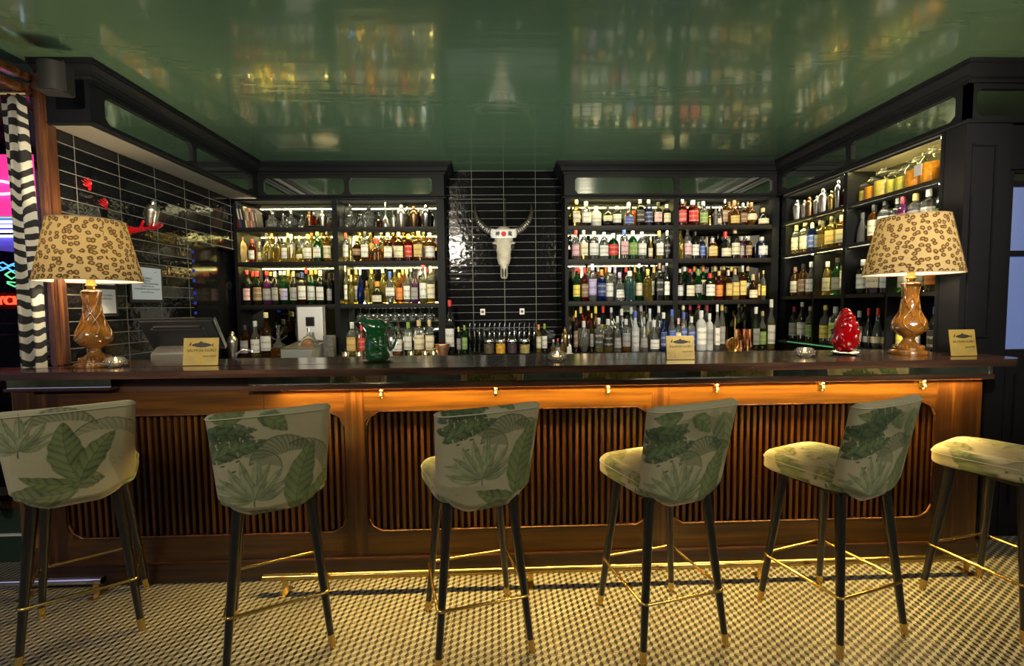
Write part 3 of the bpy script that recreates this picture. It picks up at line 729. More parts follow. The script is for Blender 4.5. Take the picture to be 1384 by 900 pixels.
row([(779, 10, 46, 'wine', 'green', 'yellow', 'red'), (790, 11, 45, 'whisky', 'red', 'brown', 'red'), (801, 12, 51, 'gin', 'clear', 'lilac', 'lilac'), (813, 12, 42, 'gin', 'blue', 'navy', 'orange'), (824, 11, 46, 'whisky', 'clear', 'white', 'silver'), (837, 14, 38, 'conic', 'clear', 'white', 'lilac'),
     (851, 15, 40, 'gin', 'teal', None, 'silver'), (864, 10, 50, 'wine', 'green', 'cream', 'white'), (875, 14, 42, 'square', 'gold', None, 'gold'), (891, 14, 52, 'square', 'dark', 'black', 'brown'), (904, 11, 53, 'wine', 'dark', 'white', 'cream')],
    'third shelf right of skull', 'bottles on the third shelf right of the skull', YB, 1.435)
row([(778, 9, 56, 'whisky', 'dark', 'brown', 'yellow'), (789, 19, 42, 'round', 'clear', None, 'silver'), (800, 9, 52, 'wine', 'olive', 'grey', 'yellow'), (809, 15, 46, 'square', 'clear', 'black', 'silver', 'yellow'), (822, 13, 44, 'gin', 'clear', 'black', 'silver', 'gold'), (834, 11, 48, 'conic', 'clear', 'grey', 'silver'),
     (846, 12, 44, 'gin', 'clear', 'grey', 'silver', 'amber'), (859, 12, 54, 'tall', 'frost', 'silver', 'blue'), (870, 12, 46, 'conic', 'clear', 'grey', 'grey'), (884, 15, 42, 'squat', 'clear', 'white', 'silver'), (896, 11, 52, 'tall', 'blue', 'navy', 'silver'), (908, 10, 56, 'tall', 'clear', 'blue', 'blue')],
    'back counter right of skull', 'bottles on the back counter right of the skull', 4.25, .966)
# right unit, right bay
row([(921, 12, 36, 'square', 'red', 'red', 'white'), (936, 15, 34, 'gin', 'red', 'red', 'silver'), (951, 12, 33, 'whisky', 'clear', 'green', 'silver', 'gold'), (972, 7, 24, 'conic', 'clear', 'cream', 'white'), (980, 10, 37, 'square', 'brown', 'brown', 'white'),
     (991, 16, 33, 'squat', 'amber', 'gold', 'brown'), (1004, 11, 30, 'square', 'brown', 'brown', 'silver'), (1016, 15, 31, 'round', 'amber', 'cream', 'brown'), (1032, 15, 23, 'squat', 'dark', 'cream', 'cork')],
    'top shelf, far right bay', 'bottles on the top shelf of the far right bay', YB, 2.135)
row([(918, 10, 42, 'tall', 'gold', None, 'white', None, 'ball'), (929, 11, 43, 'wine', 'clear', 'pink', 'gold', 'clear'), (940, 11, 37, 'whisky', 'dark', 'white', 'black'), (949, 8, 30, 'gin', 'navy', 'blue', 'black'), (963, 14, 28, 'square', 'amber', 'gold', 'silver'),
     (979, 15, 36, 'squat', 'dark', 'cream', 'red'), (993, 13, 40, 'whisky', 'dark', 'cream', 'cork'), (1003, 8, 30, 'gin', 'purple', 'grey', 'silver'), (1011, 9, 30, 'gin', 'brown', 'brown', 'silver'), (1032, 15, 29, 'gin', 'navy', 'silver', 'silver')],
    'second shelf, far right bay', 'bottles on the second shelf of the far right bay', YB, 1.825)
row([(918, 9, 42, 'wine', 'dark', 'silver', 'white'), (932, 13, 42, 'wine', 'dark', 'cream', 'red'), (944, 12, 42, 'round', 'green', 'grey', 'green'), (959, 13, 36, 'gin', 'olive', 'white', 'red'), (972, 10, 39, 'whisky', 'red', 'orange', 'gold'), (983, 10, 40, 'square', 'brown', 'gold', 'silver'),
     (993, 11, 42, 'square', 'clear', 'gold', 'cork', 'gold'), (1004, 10, 46, 'square', 'brown', 'gold', 'silver'), (1017, 14, 34, 'squat', 'brown', 'cream', 'cork'), (1026, 9, 36, 'gin', 'amber', 'gold', 'brown'), (1037, 11, 39, 'wine', 'clear', 'yellow', 'yellow')],
    'third shelf, far right bay', 'bottles on the third shelf of the far right bay', YB, 1.435)
row([(916, 12, 44, 'gin', 'clear', 'cream', 'pink'), (924, 13, 52, 'gin', 'clear', 'blue', 'blue'), (935, 10, 46, 'gin', 'clear', 'blue', 'silver'), (947, 14, 54, 'gin', 'frost', 'white', 'silver'), (959, 12, 50, 'gin', 'frost', 'grey', 'silver'), (968, 9, 62, 'tall', 'clear', 'white', 'silver'),
     (1021, 10, 58, 'tall', 'olive', 'grey', 'silver'), (1031, 10, 52, 'wine', 'clear', 'green', 'cork', 'olive'), (1041, 11, 68, 'tall', 'clear', 'white', 'white', 'yellow')],
    'back counter, far right bay', 'bottles on the back counter of the far right bay', 4.25, .966)

# second rows standing behind the front bottles
def back_row(spec, where, group, zt, y=4.47):
    rr = random.Random(len(where)*7+int(zt*100))
    XS, WS = settle([P2X(a[0], y, zt+.1) for a in spec], [.068]*len(spec), WALLS)
    for i, (px, hpx, g, c) in enumerate(spec):
        kd = ['gin', 'whisky', 'wine', 'tall'][(i*3+int(px)) % 4]
        bottle(kd, g, None if g in ('yellow',) else ['cream', 'white', 'gold', 'grey'][(i+int(px)) % 4], c, (XS[i], y, zt+.0005), max(.03, WS[i]), hpx*y/F, R(rr.uniform(-15, 15)),
               None, '%s bottle, %s cap, %s, back row, %s' % (GN.get(g, g), c, ORD[i] if i == 0 else ORD[i]+' from left', where), group)
back_row([(487, 42, 'yellow', 'gold'), (501, 43, 'gold', 'cork'), (516, 42, 'yellow', 'white'), (532, 43, 'amber', 'gold'), (546, 42, 'gold', 'orange'), (559, 43, 'yellow', 'gold'), (573, 42, 'gold', 'white')], 'second shelf beside tiles', 'second row beside the tiles, second shelf', 1.825)
back_row([(468, 46, 'yellow', 'cork'), (482, 46, 'gold', 'gold'), (503, 47, 'yellow', 'gold'), (518, 48, 'yellow', 'white'), (534, 47, 'gold', 'silver'), (545, 46, 'amber', 'gold'), (556, 48, 'clear', 'silver'), (578, 48, 'gold', 'maroon')], 'third shelf beside tiles', 'second row beside the tiles, third shelf', 1.435)
back_row([(368, 42, 'gold', 'gold'), (390, 41, 'yellow', 'silver'), (422, 43, 'gold', 'orange'), (436, 41, 'yellow', 'gold')], 'second shelf, left bay', 'second row in the left bay, second shelf', 1.825)
back_row([(343, 44, 'olive', 'red'), (367, 43, 'dark', 'gold'), (380, 44, 'green', 'silver'), (391, 46, 'gold', 'gold'), (415, 48, 'green', 'red'), (428, 47, 'olive', 'gold')], 'third shelf, left bay', 'second row in the left bay, third shelf', 1.435)
back_row([(783, 44, 'brown', 'red'), (795, 45, 'clear', 'gold'), (808, 45, 'amber', 'silver'), (819, 46, 'gold', 'orange'), (831, 45, 'clear', 'lilac'), (846, 46, 'brown', 'red'), (858, 47, 'amber', 'cork'), (870, 47, 'olive', 'black'), (884, 46, 'gold', 'gold'), (897, 47, 'dark', 'purple' if False else 'lilac')], 'third shelf right of skull', 'second row right of the skull, third shelf', 1.435)
back_row([(785, 60, 'brown', 'gold'), (795, 62, 'red', 'cream'), (805, 60, 'amber', 'yellow'), (815, 62, 'dark', 'red'), (826, 58, 'clear', 'silver'), (840, 56, 'clear', 'white'), (853, 58, 'clear', 'silver'), (866, 62, 'clear', 'grey'), (878, 56, 'frost', 'silver'), (890, 60, 'clear', 'silver')], 'counter right of skull', 'second row right of the skull, back counter', .966, 4.36)
back_row([(925, 46, 'green', 'white'), (938, 46, 'olive', 'orange'), (950, 47, 'green', 'orange'), (966, 46, 'dark', 'gold'), (978, 46, 'amber', 'gold'), (988, 45, 'brown', 'yellow'), (999, 44, 'gold', 'gold'), (1010, 46, 'olive', 'cork')], 'third shelf, far right bay', 'second row in the far right bay, third shelf', 1.435)
back_row([(923, 64, 'clear', 'cream'), (932, 63, 'dark', 'maroon'), (944, 64, 'clear', 'red'), (955, 63, 'clear', 'maroon'), (975, 62, 'clear', 'gold')], 'counter, far right bay', 'second row in the far right bay, back counter', .966, 4.36)
back_row([(925, 36, 'amber', 'gold'), (944, 34, 'gold', 'silver'), (985, 36, 'amber', 'cork'), (997, 35, 'brown', 'gold'), (1010, 34, 'amber', 'silver')], 'top shelf, far right bay', 'second row in the far right bay, top shelf', 2.135)

# side unit bottles: (y, width m, height m, ...) facing -x
def srow(items, where, group, zt):
    YS, WS = settle([it[0] for it in items], [it[1] for it in items], [(2.69, .016), (3.4475, .018), (4.23, .016)]+([(3.79, .01), (3.06, .01)] if zt < 1.8 else []))
    for i, it in enumerate(items):
        y, w, h, kind, glass, lab, cap = it[:7]; y = YS[i]; w = max(.035, WS[i]); liq = it[7] if len(it) > 7 else None
        xx = 2.71+((i*5) % 4)*.012
        bottle(kind, glass, lab, cap, (xx, y, zt+.0005), w, h, R(-62+((i*31) % 17)-8), liq, mklabel(kind, glass, lab, cap, i, where), group)
srow([(4.14, .075, .26, 'gin', 'clear', 'cream', 'cork', 'gold'), (4.04, .08, .29, 'whisky', 'clear', 'cream', 'cork', 'gold'), (3.96, .07, .25, 'gin', 'blue', 'blue', 'silver'), (3.88, .08, .26, 'whisky', 'dark', 'grey', 'black'), (3.80, .07, .24, 'gin', 'gold', None, 'black'),
      (3.71, .09, .26, 'square', 'gold', 'gold', 'black'), (3.62, .08, .25, 'square', 'amber', 'cream', 'silver'), (3.53, .08, .25, 'gin', 'gold', 'cream', 'silver')], 'second shelf, far side bay', 'bottles on the second shelf of the far side bay', 1.835)
srow([(3.38, .07, .22, 'conic', 'clear', None, 'clear'), (3.29, .08, .26, 'gin', 'amber', 'cream', 'black'), (3.21, .09, .29, 'square', 'clear', 'white', 'black', 'red'), (3.12, .08, .28, 'square', 'clear', 'white', 'silver', 'red'), (3.04, .07, .26, 'gin', 'purple', 'maroon', 'maroon'),
      (2.96, .08, .26, 'gin', 'clear', 'grey', 'gold'), (2.88, .08, .27, 'gin', 'clear', 'white', 'silver'), (2.80, .07, .27, 'tall', 'green', 'green', 'silver')], 'second shelf, near side bay', 'bottles on the second shelf of the near side bay', 1.835)
srow([(4.14, .075, .26, 'whisky', 'amber', 'cream', 'brown'), (4.05, .075, .28, 'whisky', 'amber', 'brown', 'black'), (3.96, .08, .29, 'tall', 'clear', 'white', 'silver', 'amber'), (3.87, .075, .26, 'whisky', 'olive', 'white', 'cork')], 'third shelf, furthest side bay', 'bottles on the third shelf of the furthest side bay', 1.46)
srow([(3.73, .07, .27, 'whisky', 'gold', 'cream', 'silver'), (3.64, .07, .29, 'wine', 'green', 'grey', 'black'), (3.54, .10, .32, 'gin', 'clear', 'white', 'red', 'amber')], 'third shelf, second side bay', 'bottles on the third shelf of the second side bay', 1.46)
srow([(3.36, .08, .25, 'gin', 'olive', 'white', 'silver'), (3.27, .10, .29, 'square', 'brown', 'cream', 'cork'), (3.18, .08, .28, 'whisky', 'dark', 'silver', 'black'), (3.10, .075, .28, 'square', 'amber', 'cream', 'gold')], 'third shelf, third side bay', 'bottles on the third shelf of the third side bay', 1.46)
srow([(3.00, .08, .26, 'whisky', 'green', 'cream', 'black'), (2.92, .08, .28, 'square', 'dark', 'cream', 'gold'), (2.84, .07, .28, 'gin', 'gold', 'orange', 'gold'), (2.76, .08, .28, 'square', 'amber', 'cream', 'gold')], 'third shelf, nearest side bay', 'bottles on the third shelf of the nearest side bay', 1.46)
srow([(4.14, .08, .30, 'whisky', 'olive', 'grey', 'maroon'), (4.05, .075, .34, 'wine', 'dark', 'white', 'white'), (3.96, .07, .30, 'wine', 'clear', 'green', 'gold', 'gold'), (3.87, .075, .31, 'wine', 'dark', 'yellow', 'cream')], 'base shelf, furthest side bay', 'bottles on the base shelf of the furthest side bay', 1.0625)
srow([(3.74, .08, .31, 'wine', 'clear', 'yellow', 'yellow'), (3.64, .09, .30, 'gin', 'clear', 'lime' , 'silver', 'yellow'), (3.54, .09, .29, 'gin', 'clear', 'yellow', 'silver', 'yellow')], 'base shelf, second side bay', 'bottles on the base shelf of the second side bay', 1.0625)
srow([(3.38, .07, .27, 'gin', 'dark', 'grey', 'silver'), (3.31, .075, .29, 'tear', 'dark', 'grey', 'red'), (3.24, .085, .29, 'tear', 'clear', 'cream', 'red'), (3.16, .085, .29, 'tear', 'clear', 'gold', 'maroon'), (3.095, .05, .30, 'tall', 'clear', 'orange', 'yellow', 'gold')], 'base shelf, third side bay', 'bottles on the base shelf of the third side bay', 1.0625)
srow([(3.0, .08, .26, 'gin', 'green', 'yellow', 'red'), (2.93, .06, .30, 'wine', 'clear', 'white', 'white'), (2.80, .08, .30, 'whisky', 'dark', 'black', 'navy'), (2.735, .05, .27, 'tall', 'red', 'white', 'maroon')], 'base shelf, nearest side bay', 'bottles on the base shelf of the nearest side bay', 1.0625)

# ------------------------------------------------------------------ books, shakers, decanters, jars
bk = [(318, .030, .235, (.55, .50, .40), 'cream'), (322, .030, .225, (.50, .02, .03), 'bright red'), (326.5, .030, .220, (.30, .01, .02), 'dark red'), (331, .028, .215, (.04, .05, .10), 'navy'), (335, .026, .21, (.015, .015, .02), 'black'),
      (339, .022, .19, (.60, .54, .40), 'pale cream'), (342.5, .022, .18, (.55, .20, .05), 'orange'), (346, .022, .175, (.62, .40, .26), 'peach'), (349.5, .024, .172, (.32, .18, .16), 'dusty pink'), (353.5, .016, .16, (.20, .17, .12), 'greyish brown')]
for i, (px, t, h, c, cn) in enumerate(bk):
    X = P2X(px, 4.40, 2.2); o = empty('book', (X, 4.40, 2.135), 0, '%s book leaning in the row at the left end of the top shelf' % cn, 'book', 'books on the top shelf')
    a = R(-9 if i < 5 else -7)
    mobj('cover', B(-t*.40, t*.40, -.075, .03, 0, h, bev=.002), mat('book_'+cn.replace(' ', '_'), c, .5), o)
    mobj('pages', B(-t*.32, t*.32, -.072, .0315, .004, h-.004), M['paper'], o)
    sp_ = mobj('spine_title', B(-t*.2, t*.2, -.0765, -.075, h*.35, h*.8), LP['cream' if sum(c) < 1 else 'black'], o)
    o.rotation_euler = (0, a, 0); o.location.z += abs(math.sin(a))*t*.45+.001

def shaker(name, loc, w, h, m, label, knob=True, spout=False, group='cocktail shakers on the shelves'):
    o = empty(name, loc, 0, label, 'shaker', group)
    r = w/2
    mobj('tin', lathe(bmesh.new(), [(r*.70, 0), (r*.74, .004), (r*.98, h*.55), (r, h*.60), (r*.96, h*.62)], 20), m, o, smooth=50)
    mobj('shoulder', lathe(bmesh.new(), [(r*.98, h*.62), (r*.9, h*.70), (r*.6, h*.78), (r*.42, h*.80)], 20), m, o, smooth=50)
    if knob: mobj('cap', lathe(bmesh.new(), [(r*.42, h*.80), (r*.44, h*.90), (r*.30, h*.95), (r*.12, h*.97), (0, h)], 16), m, o, smooth=50)
    if spout: mobj('spout', tube(bmesh.new(), [(r*.6, 0, h*.62), (r*1.1, 0, h*.74), (r*1.35, 0, h*.86)], [.010, .007, .005], 8), m, o)
    return o
def decanter(loc, w, h, kind, label, glass='clear'):
    o = empty('decanter', loc, 0, label, 'decanter', 'decanters on the top shelf'); r = w/2
    if kind == 'cut': prof = [(r*.8, 0), (r, h*.10), (r*.98, h*.42), (r*.6, h*.55), (r*.28, h*.60), (r*.26, h*.72), (r*.4, h*.75)]
    elif kind == 'square': prof = [(r*.82, 0), (r*.86, h*.02), (r*.86, h*.60), (r*.5, h*.68), (r*.28, h*.70), (r*.28, h*.78), (r*.4, h*.80)]
    else: prof = [(r*.6, 0), (r*.95, h*.18), (r, h*.32), (r*.8, h*.5), (r*.32, h*.62), (r*.24, h*.72), (r*.36, h*.76)]
    mobj('vessel', lathe(bmesh.new(), prof, 10 if kind != 'square' else 20, .6 if kind == 'square' else 0), GM[glass], o, smooth=15)
    mobj('stopper', lathe(bmesh.new(), [(0, h*.70), (r*.2, h*.70), (r*.2, h*.78), (r*.42, h*.86), (r*.25, h*.96), (0, h)], 8), GM['clear'], o, smooth=15)
    return o
z1 = 2.1355
decanter((P2X(369, 4.40, 2.2), 4.40, z1), .125, .17, 'cut', 'wide ribbed clear glass decanter beside the books')
decanter((P2X(381, 4.40, 2.2), 4.43, z1), .06, .15, 'round', 'narrow clear glass decanter right of the wide ribbed one')
decanter((P2X(395, 4.40, 2.2), 4.38, z1), .11, .17, 'round', 'rounded cut glass decanter in the middle of the top left bay')
decanter((P2X(407, 4.40, 2.2), 4.42, z1), .07, .14, 'cut', 'small cut glass decanter left of the serving tray')
tr = empty('serving_tray', (P2X(427, 4.40, 2.2), 4.41, z1), 0, 'silver tray carrying the shakers on the top left shelf', 'tray')
mobj('tray_dish', lathe(bmesh.new(), [(.0, .002), (.09, .002), (.115, .018), (.118, .016), (.095, .0), (0, 0)], 24, sy=.8), M['silver'], tr, smooth=40)
shaker('cocktail_shaker', (P2X(418, 4.40, 2.2), 4.41, z1+.0035), .065, .165, GM['bronze'], 'dark bronze cocktail shaker on the left of the silver tray')
bottle('gin', 'red', None, 'silver', (P2X(426, 4.40, 2.2), 4.37, z1+.0035), .045, .14, 0, None, 'small red glass bottle between two shakers on the silver tray', 'items on the silver tray')
shaker('cocktail_shaker', (P2X(436, 4.40, 2.2), 4.41, z1+.0035), .075, .175, M['silver'], 'silver cocktail shaker at the right of the silver tray')
decanter((P2X(461, 4.40, 2.2), 4.40, z1), .07, .15, 'cut', 'small cut glass decanter at the left of the shakers shelf')
decanter((P2X(474.5, 4.40, 2.2), 4.39, z1), .11, .225, 'cut', 'tall clear glass decanter with a pointed stopper')
decanter((P2X(487, 4.40, 2.2), 4.42, z1), .06, .14, 'round', 'little crystal decanter left of the square whisky decanter')
decanter((P2X(499, 4.40, 2.2), 4.39, z1), .12, .21, 'square', 'square crystal whisky decanter on the shakers shelf')
decanter((P2X(512, 4.40, 2.2), 4.41, z1), .06, .15, 'cut', 'dark cut glass decanter right of the square crystal one', 'brown')
o = empty('soda_siphon', (P2X(522, 4.40, 2.2), 4.38, z1), 0, 'thin silver stirrer stand rising from a round base', 'barware')
mobj('base', lathe(bmesh.new(), [(.032, 0), (.034, .02), (.03, .07), (.012, .10), (.008, .11)], 18), M['silver'], o, smooth=50)
mobj('stem', tube(bmesh.new(), [(0, 0, .10), (0, 0, .235)], .006, 8), M['silver'], o)
shaker('cocktail_shaker', (P2X(532, 4.40, 2.2), 4.41, z1), .05, .13, M['silver'], 'small silver shaker right of the thin silver stand')
shaker('cocktail_shaker', (P2X(543, 4.40, 2.2), 4.39, z1), .085, .225, M['silver'], 'large silver cocktail shaker with a spout', spout=True)
shaker('cocktail_shaker', (P2X(559.5, 4.40, 2.2), 4.40, z1), .085, .215, GM['bronze'], 'large dark bronze cocktail shaker with a spout', spout=True)
shaker('cocktail_shaker', (P2X(576, 4.40, 2.2), 4.39, z1), .09, .225, M['chrome'], 'bright glass and chrome shaker at the right end of the shelf')
# second shelf oddities
o = empty('carved_bottle', (P2X(327), 4.40, 1.826), 0, 'carved tan figure bottle at the left end of the second shelf', 'bottle')
bm = bmesh.new(); lathe(bm, [(.036, 0), (.044, .03), (.040, .09), (.046, .14), (.034, .18), (.018, .20), (.016, .215), (0, .216)], 16)
sphere(bm, (.0, -.035, .09), .022, .015, .035); sphere(bm, (.0, -.03, .15), .018, .014, .02)
mobj('glass_body', bm, GM['tan'], o, smooth=50); mobj('stopper', lathe(bmesh.new(), [(.018, .21), (.02, .235), (0, .245)], 12), LP['brown'], o)
o = empty('wrapped_bottle', (P2X(324), 4.40, 1.436), 0, 'silver shaker with white paper cone, left end of the third shelf', 'shaker')
mobj('tin', lathe(bmesh.new(), [(.026, 0), (.033, .12), (.03, .15), (.015, .18), (0, .19)], 16), M['silver'], o, smooth=50)
mobj('paper_cone', lathe(bmesh.new(), [(.03, .13), (.045, .19), (.012, .26), (0, .262)], 6), M['cloth_white'], o)
# back counter, left bay
shaker('cocktail_shaker', (P2X(319, 4.25, 1.05), 4.2, .966), .09, .24, M['silver'], 'silver cocktail shaker standing at the left end of the back counter')
o = empty('triangular_decanter', (P2X(379, 4.25, 1.05), 4.22, .966), 0, 'triangular glass decanter of amber spirit beside the open display box', 'decanter')
mobj('vessel', lathe(bmesh.new(), [(.055, 0), (.062, .01), (.060, .07), (.05, .085)], 20, .3), GM['amber'], o, smooth=40)
mobj('neck', lathe(bmesh.new(), [(.05, .085), (.016, .15), (.013, .25), (.022, .285), (.0, .286)], 20), GM['clear'], o, smooth=40)
bm = bmesh.new()
for s in (-1, 1): tube(bm, [(s*.075, 0, .01), (s*.02, 0, .12), (s*-.0, 0, .15)], .005, 8)
tube(bm, [(-.08, 0, .19), (.06, 0, .10)], .005, 8); tube(bm, [(.08, 0, .19), (-.06, 0, .10)], .005, 8)
mobj('glass_rods', bm, GM['clear'], o)
# display box with cognac bottle
o = empty('display_box', (P2X(417, 4.2, 1.05), 4.15, .966), R(-6), 'open silver presentation box with white lined lid', 'box')
bm = bmesh.new(); prism(bm, [(-.17, 0), (.10, 0), (.10, .125), (-.17, .085)], -.135, .135, 0); mobj('box_base', bm, mat('pale_grey_lacquer', (.30, .31, .30), .4), o)
mobj('base_rim', prism(bmesh.new(), [(-.172, .086), (-.172, .092), (.10, .132), (.10, .126)], -.137, .137, 0), M['silver'], o)
lid = mobj('lid', B(-.135, .135, .09, .115, .13, .46, bev=.004), M['silver'], o)
mobj('white_lining', B(-.118, .118, .085, .0895, .145, .445, bev=.002), M['cloth_white'], lid)
mobj('picture', B(-.04, .042, .078, .0848, .27, .355, bev=.002), M['plasticgrey'], lid)
mobj('picture_inset', B(-.032, .034, .076, .0775, .278, .347), M['chrome'], lid)
o = empty('cognac_bottle', (P2X(421, 4.12, 1.05), 4.07, .966+.0965), 0, 'fan shaped cognac bottle lying in the open presentation box', 'bottle')
mobj('amber_heart', lathe(bmesh.new(), [(0, .004), (.062, .006), (.060, .03), (.045, .055), (.02, .07), (0, .072)], 20, sy=.5), GM['amber'], o, smooth=50)
mobj('glass_body', lathe(bmesh.new(), [(.0, .0), (.082, .0), (.084, .02), (.072, .055), (.045, .085), (.018, .10), (.013, .14), (0, .14)], 24, sy=.5), GM['clear'], o, smooth=50)
mobj('stopper', lathe(bmesh.new(), [(0, .135), (.012, .135), (.013, .165), (0, .17)], 12), M['chrome'], o)
tag(mobj('small_box', B(-.045, .045, -.04, .04, 0, .19, bev=.004), mat('mottled_grey_box', (.12, .11, .10), .5, noise=.4), loc=(P2X(447, 4.2, 1.05), 4.18, .966)), 'speckled grey box right of the open presentation box', 'box')

# upside down glasses on a rack behind the jug
rk = tag(mobj('glass_rack', B(-.52, .34, -.06, .05, 0, .008), M['shelfwood'], loc=(P2X(552), 4.45, 1.26)), 'narrow rack of upturned glasses behind the green jug', 'rack')
def goblet(loc, s, label):
    o = empty('wine_glass', loc, 0, label, 'glass', 'upturned glasses behind the jug')
    mobj('bowl', lathe(bmesh.new(), [(.0, .0), (.030*s, 0), (.036*s, .03*s), (.034*s, .05*s), (.018*s, .07*s), (.004, .078*s), (0, .078*s)], 14), GM['clear'], o, smooth=50)
    mobj('foot', lathe(bmesh.new(), [(0, .078*s), (.004, .079*s), (.004, .115*s), (.028*s, .12*s), (0, .122*s)], 14), GM['clear'], o, smooth=50)
gx = [489+11.5*i for i in range(9)]
for i, px in enumerate(gx):
    goblet((P2X(px, 4.45, 1.05), 4.44, 1.2685), 1.05, '%s of the upturned glasses behind the green jug' % ('leftmost' if i == 0 else ORD[i]+' from left'))

# spirit dispensers: a row of dark bottles with chrome pourers
def pourer(loc, i):
    o = bpy.data.objects.new('pourer_bottle', bmesh_mesh(('pourer',), lambda bm: lathe(bm, [(0, 0), (.020, 0), (.021, .01), (.021, .15), (.010, .185), (.009, .205), (0, .205)], 14), [GM['dark']])); link(o); o.location = loc
    s = bpy.data.objects.new('pourer_spout', bmesh_mesh(('spout',), lambda bm: (tube(bm, [(0, 0, .20), (0, 0, .225), (.002, 0, .25), (.008, 0, .272)], [.009, .004, .003, .002], 8), lathe(bm, [(.0105, .155), (.0112, .16), (.0105, .165)], 12)), [M['chrome']])); link(s, o)
    tag(o, 'near-black bottle with chrome pourer under the skull, %s in its row' % ('leftmost' if i == 0 else ORD[i]+' from left'), 'bottle', 'pourer bottles under the skull')
for i in range(14): pourer((P2X(634.5+6.75*i, 4.42, 1.05), 4.44, .966), i)
def cjar(px, y, w, h, col, label, fill=.7, cat='jar', grp='garnish jars under the skull'):
    o = empty('glass_jar', (P2X(px, y, 1.05), y, .966), 0, label, cat, grp); r = w/2
    mobj('contents', lathe(bmesh.new(), [(0, .006), (r*.90, .006), (r*.94, h*fill*.5), (r*.90, h*fill), (0, h*fill)], 18), mat('garnish', col, .6, noise=.5, nscale=60, bump=.4), o, smooth=40)
    mobj('jar_glass', lathe(bmesh.new(), [(0, 0), (r*.95, 0), (r, h*.08), (r, h*.78), (r*.85, h*.84)], 20), M['glassclear'], o, smooth=40)
    mobj('lid', lathe(bmesh.new(), [(r*.87, h*.80), (r*1.0, h*.84), (r*1.0, h*.93), (r*.9, h), (0, h)], 20), M['chrome'], o, smooth=40)
cjar(661, 4.2, .098, .135, (.10, .07, .04), 'glass jar of dark garnish, left of the orange slices')
cjar(676.5, 4.19, .095, .135, (.75, .36, .03), 'glass jar full of bright orange slices under the skull')
cjar(692, 4.2, .098, .135, (.05, .02, .04), 'glass jar of dark berries right of the orange slices')
cjar(709, 4.19, .098, .135, (.40, .32, .10), 'glass jar of yellow green garnish beside the dark berries', .6)
# cruet tray
tr = empty('cruet_tray', (P2X(757, 4.15, 1.05), 4.14, .966), 0, 'small dark tray of dasher bottles left of the right shelves', 'tray')
mobj('tray_dish', B(-.10, .11, -.045, .05, 0, .008, bev=.003), M['silver'], tr)
for i, (px, h, l, c) in enumerate(((748, .12, None, 'silver'), (754, .13, 'grey', 'red'), (760, .12, None, 'silver'))):
    bottle('conic', 'clear', l, c, (P2X(px, 4.12, 1.05), 4.12+.01*i, .9745), .05, h, 0, 'gold', ['small dasher bottle at the left of the cruet tray', 'small red capped dasher bottle on the cruet tray', 'small dasher bottle right of the red capped one'][i], 'dasher bottles on the cruet tray')
shaker('brass_shaker', (P2X(764, 4.2, 1.05), 4.23, .966), .07, .24, GM['bronze'], 'tall bronze topped shaker behind the cruet tray', group='shakers')
tag(mobj('white_carton', B(-.02, .02, -.02, .02, 0, .055, bev=.003), M['white'], loc=(P2X(769, 4.12, 1.05), 4.12, .9745)), 'little white carton on the cruet tray', 'carton')
# tea lights on the back counter
def small_flame(loc, label):
    o = empty('tealight', loc, 0, label, 'candle', 'tea lights on the back counter')
    mobj('glass_cup', lathe(bmesh.new(), [(0, 0), (.028, 0), (.032, .045), (.029, .045), (.026, .006), (0, .006)], 16), GM['clear'], o, smooth=50)
    mobj('flame', lathe(bmesh.new(), [(0, .012), (.007, .02), (.005, .032), (0, .045)], 10), M['flame'], o, smooth='all')
for px, t in ((468, 'tea light glowing left of the gold labelled bottle'), (486, 'tea light glowing behind the green glass jug'), (556, 'tea light glowing among the green labelled bottles'), (575, 'tea light glowing near the end of the left shelves'), (586, 'tea light glowing at the right end of the left shelves')):
    small_flame((P2X(px, 4.1, 1.05), 4.08, .966), t)
o = empty('basket_of_napkins', (P2X(598, 4.1, 1.05), 4.1, .966), 0, 'round woven bowl left of the big dark bottle', 'bowl')
mobj('bowl_body', lathe(bmesh.new(), [(0, 0), (.045, 0), (.062, .07), (.06, .10), (.056, .10), (.05, .02), (0, .015)], 20), mat('copper_bowl', (.35, .18, .10), .35, .6, noise=.3), o, smooth=50)
mobj('rim', lathe(bmesh.new(), [(.058, .098), (.064, .10), (.064, .106), (.057, .104)], 20), M['copper'], o, smooth=50)
# power sockets on the back tiles
for px, t in ((653, 'small white wall socket left of centre under the skull'), (706, 'small white wall socket right of centre under the skull')):
    o = empty('wall_socket', (P2X(px, 4.53, 1.05), 4.539, 1.345), 0, t, 'socket', 'wall sockets behind the pourer bottles')
    mobj('face_plate', B(-.024, .024, -.008, 0, -.03, .03, bev=.003), M['white'], o); mobj('socket_hole', lathe(bmesh.new(), [(0, -.003), (.014, -.003), (.014, 0), (0, 0)], 14), M['plasticgrey'], o).rotation_euler = (PI/2, 0, 0)
    o.children[-1].location = (0, -.0085, 0)
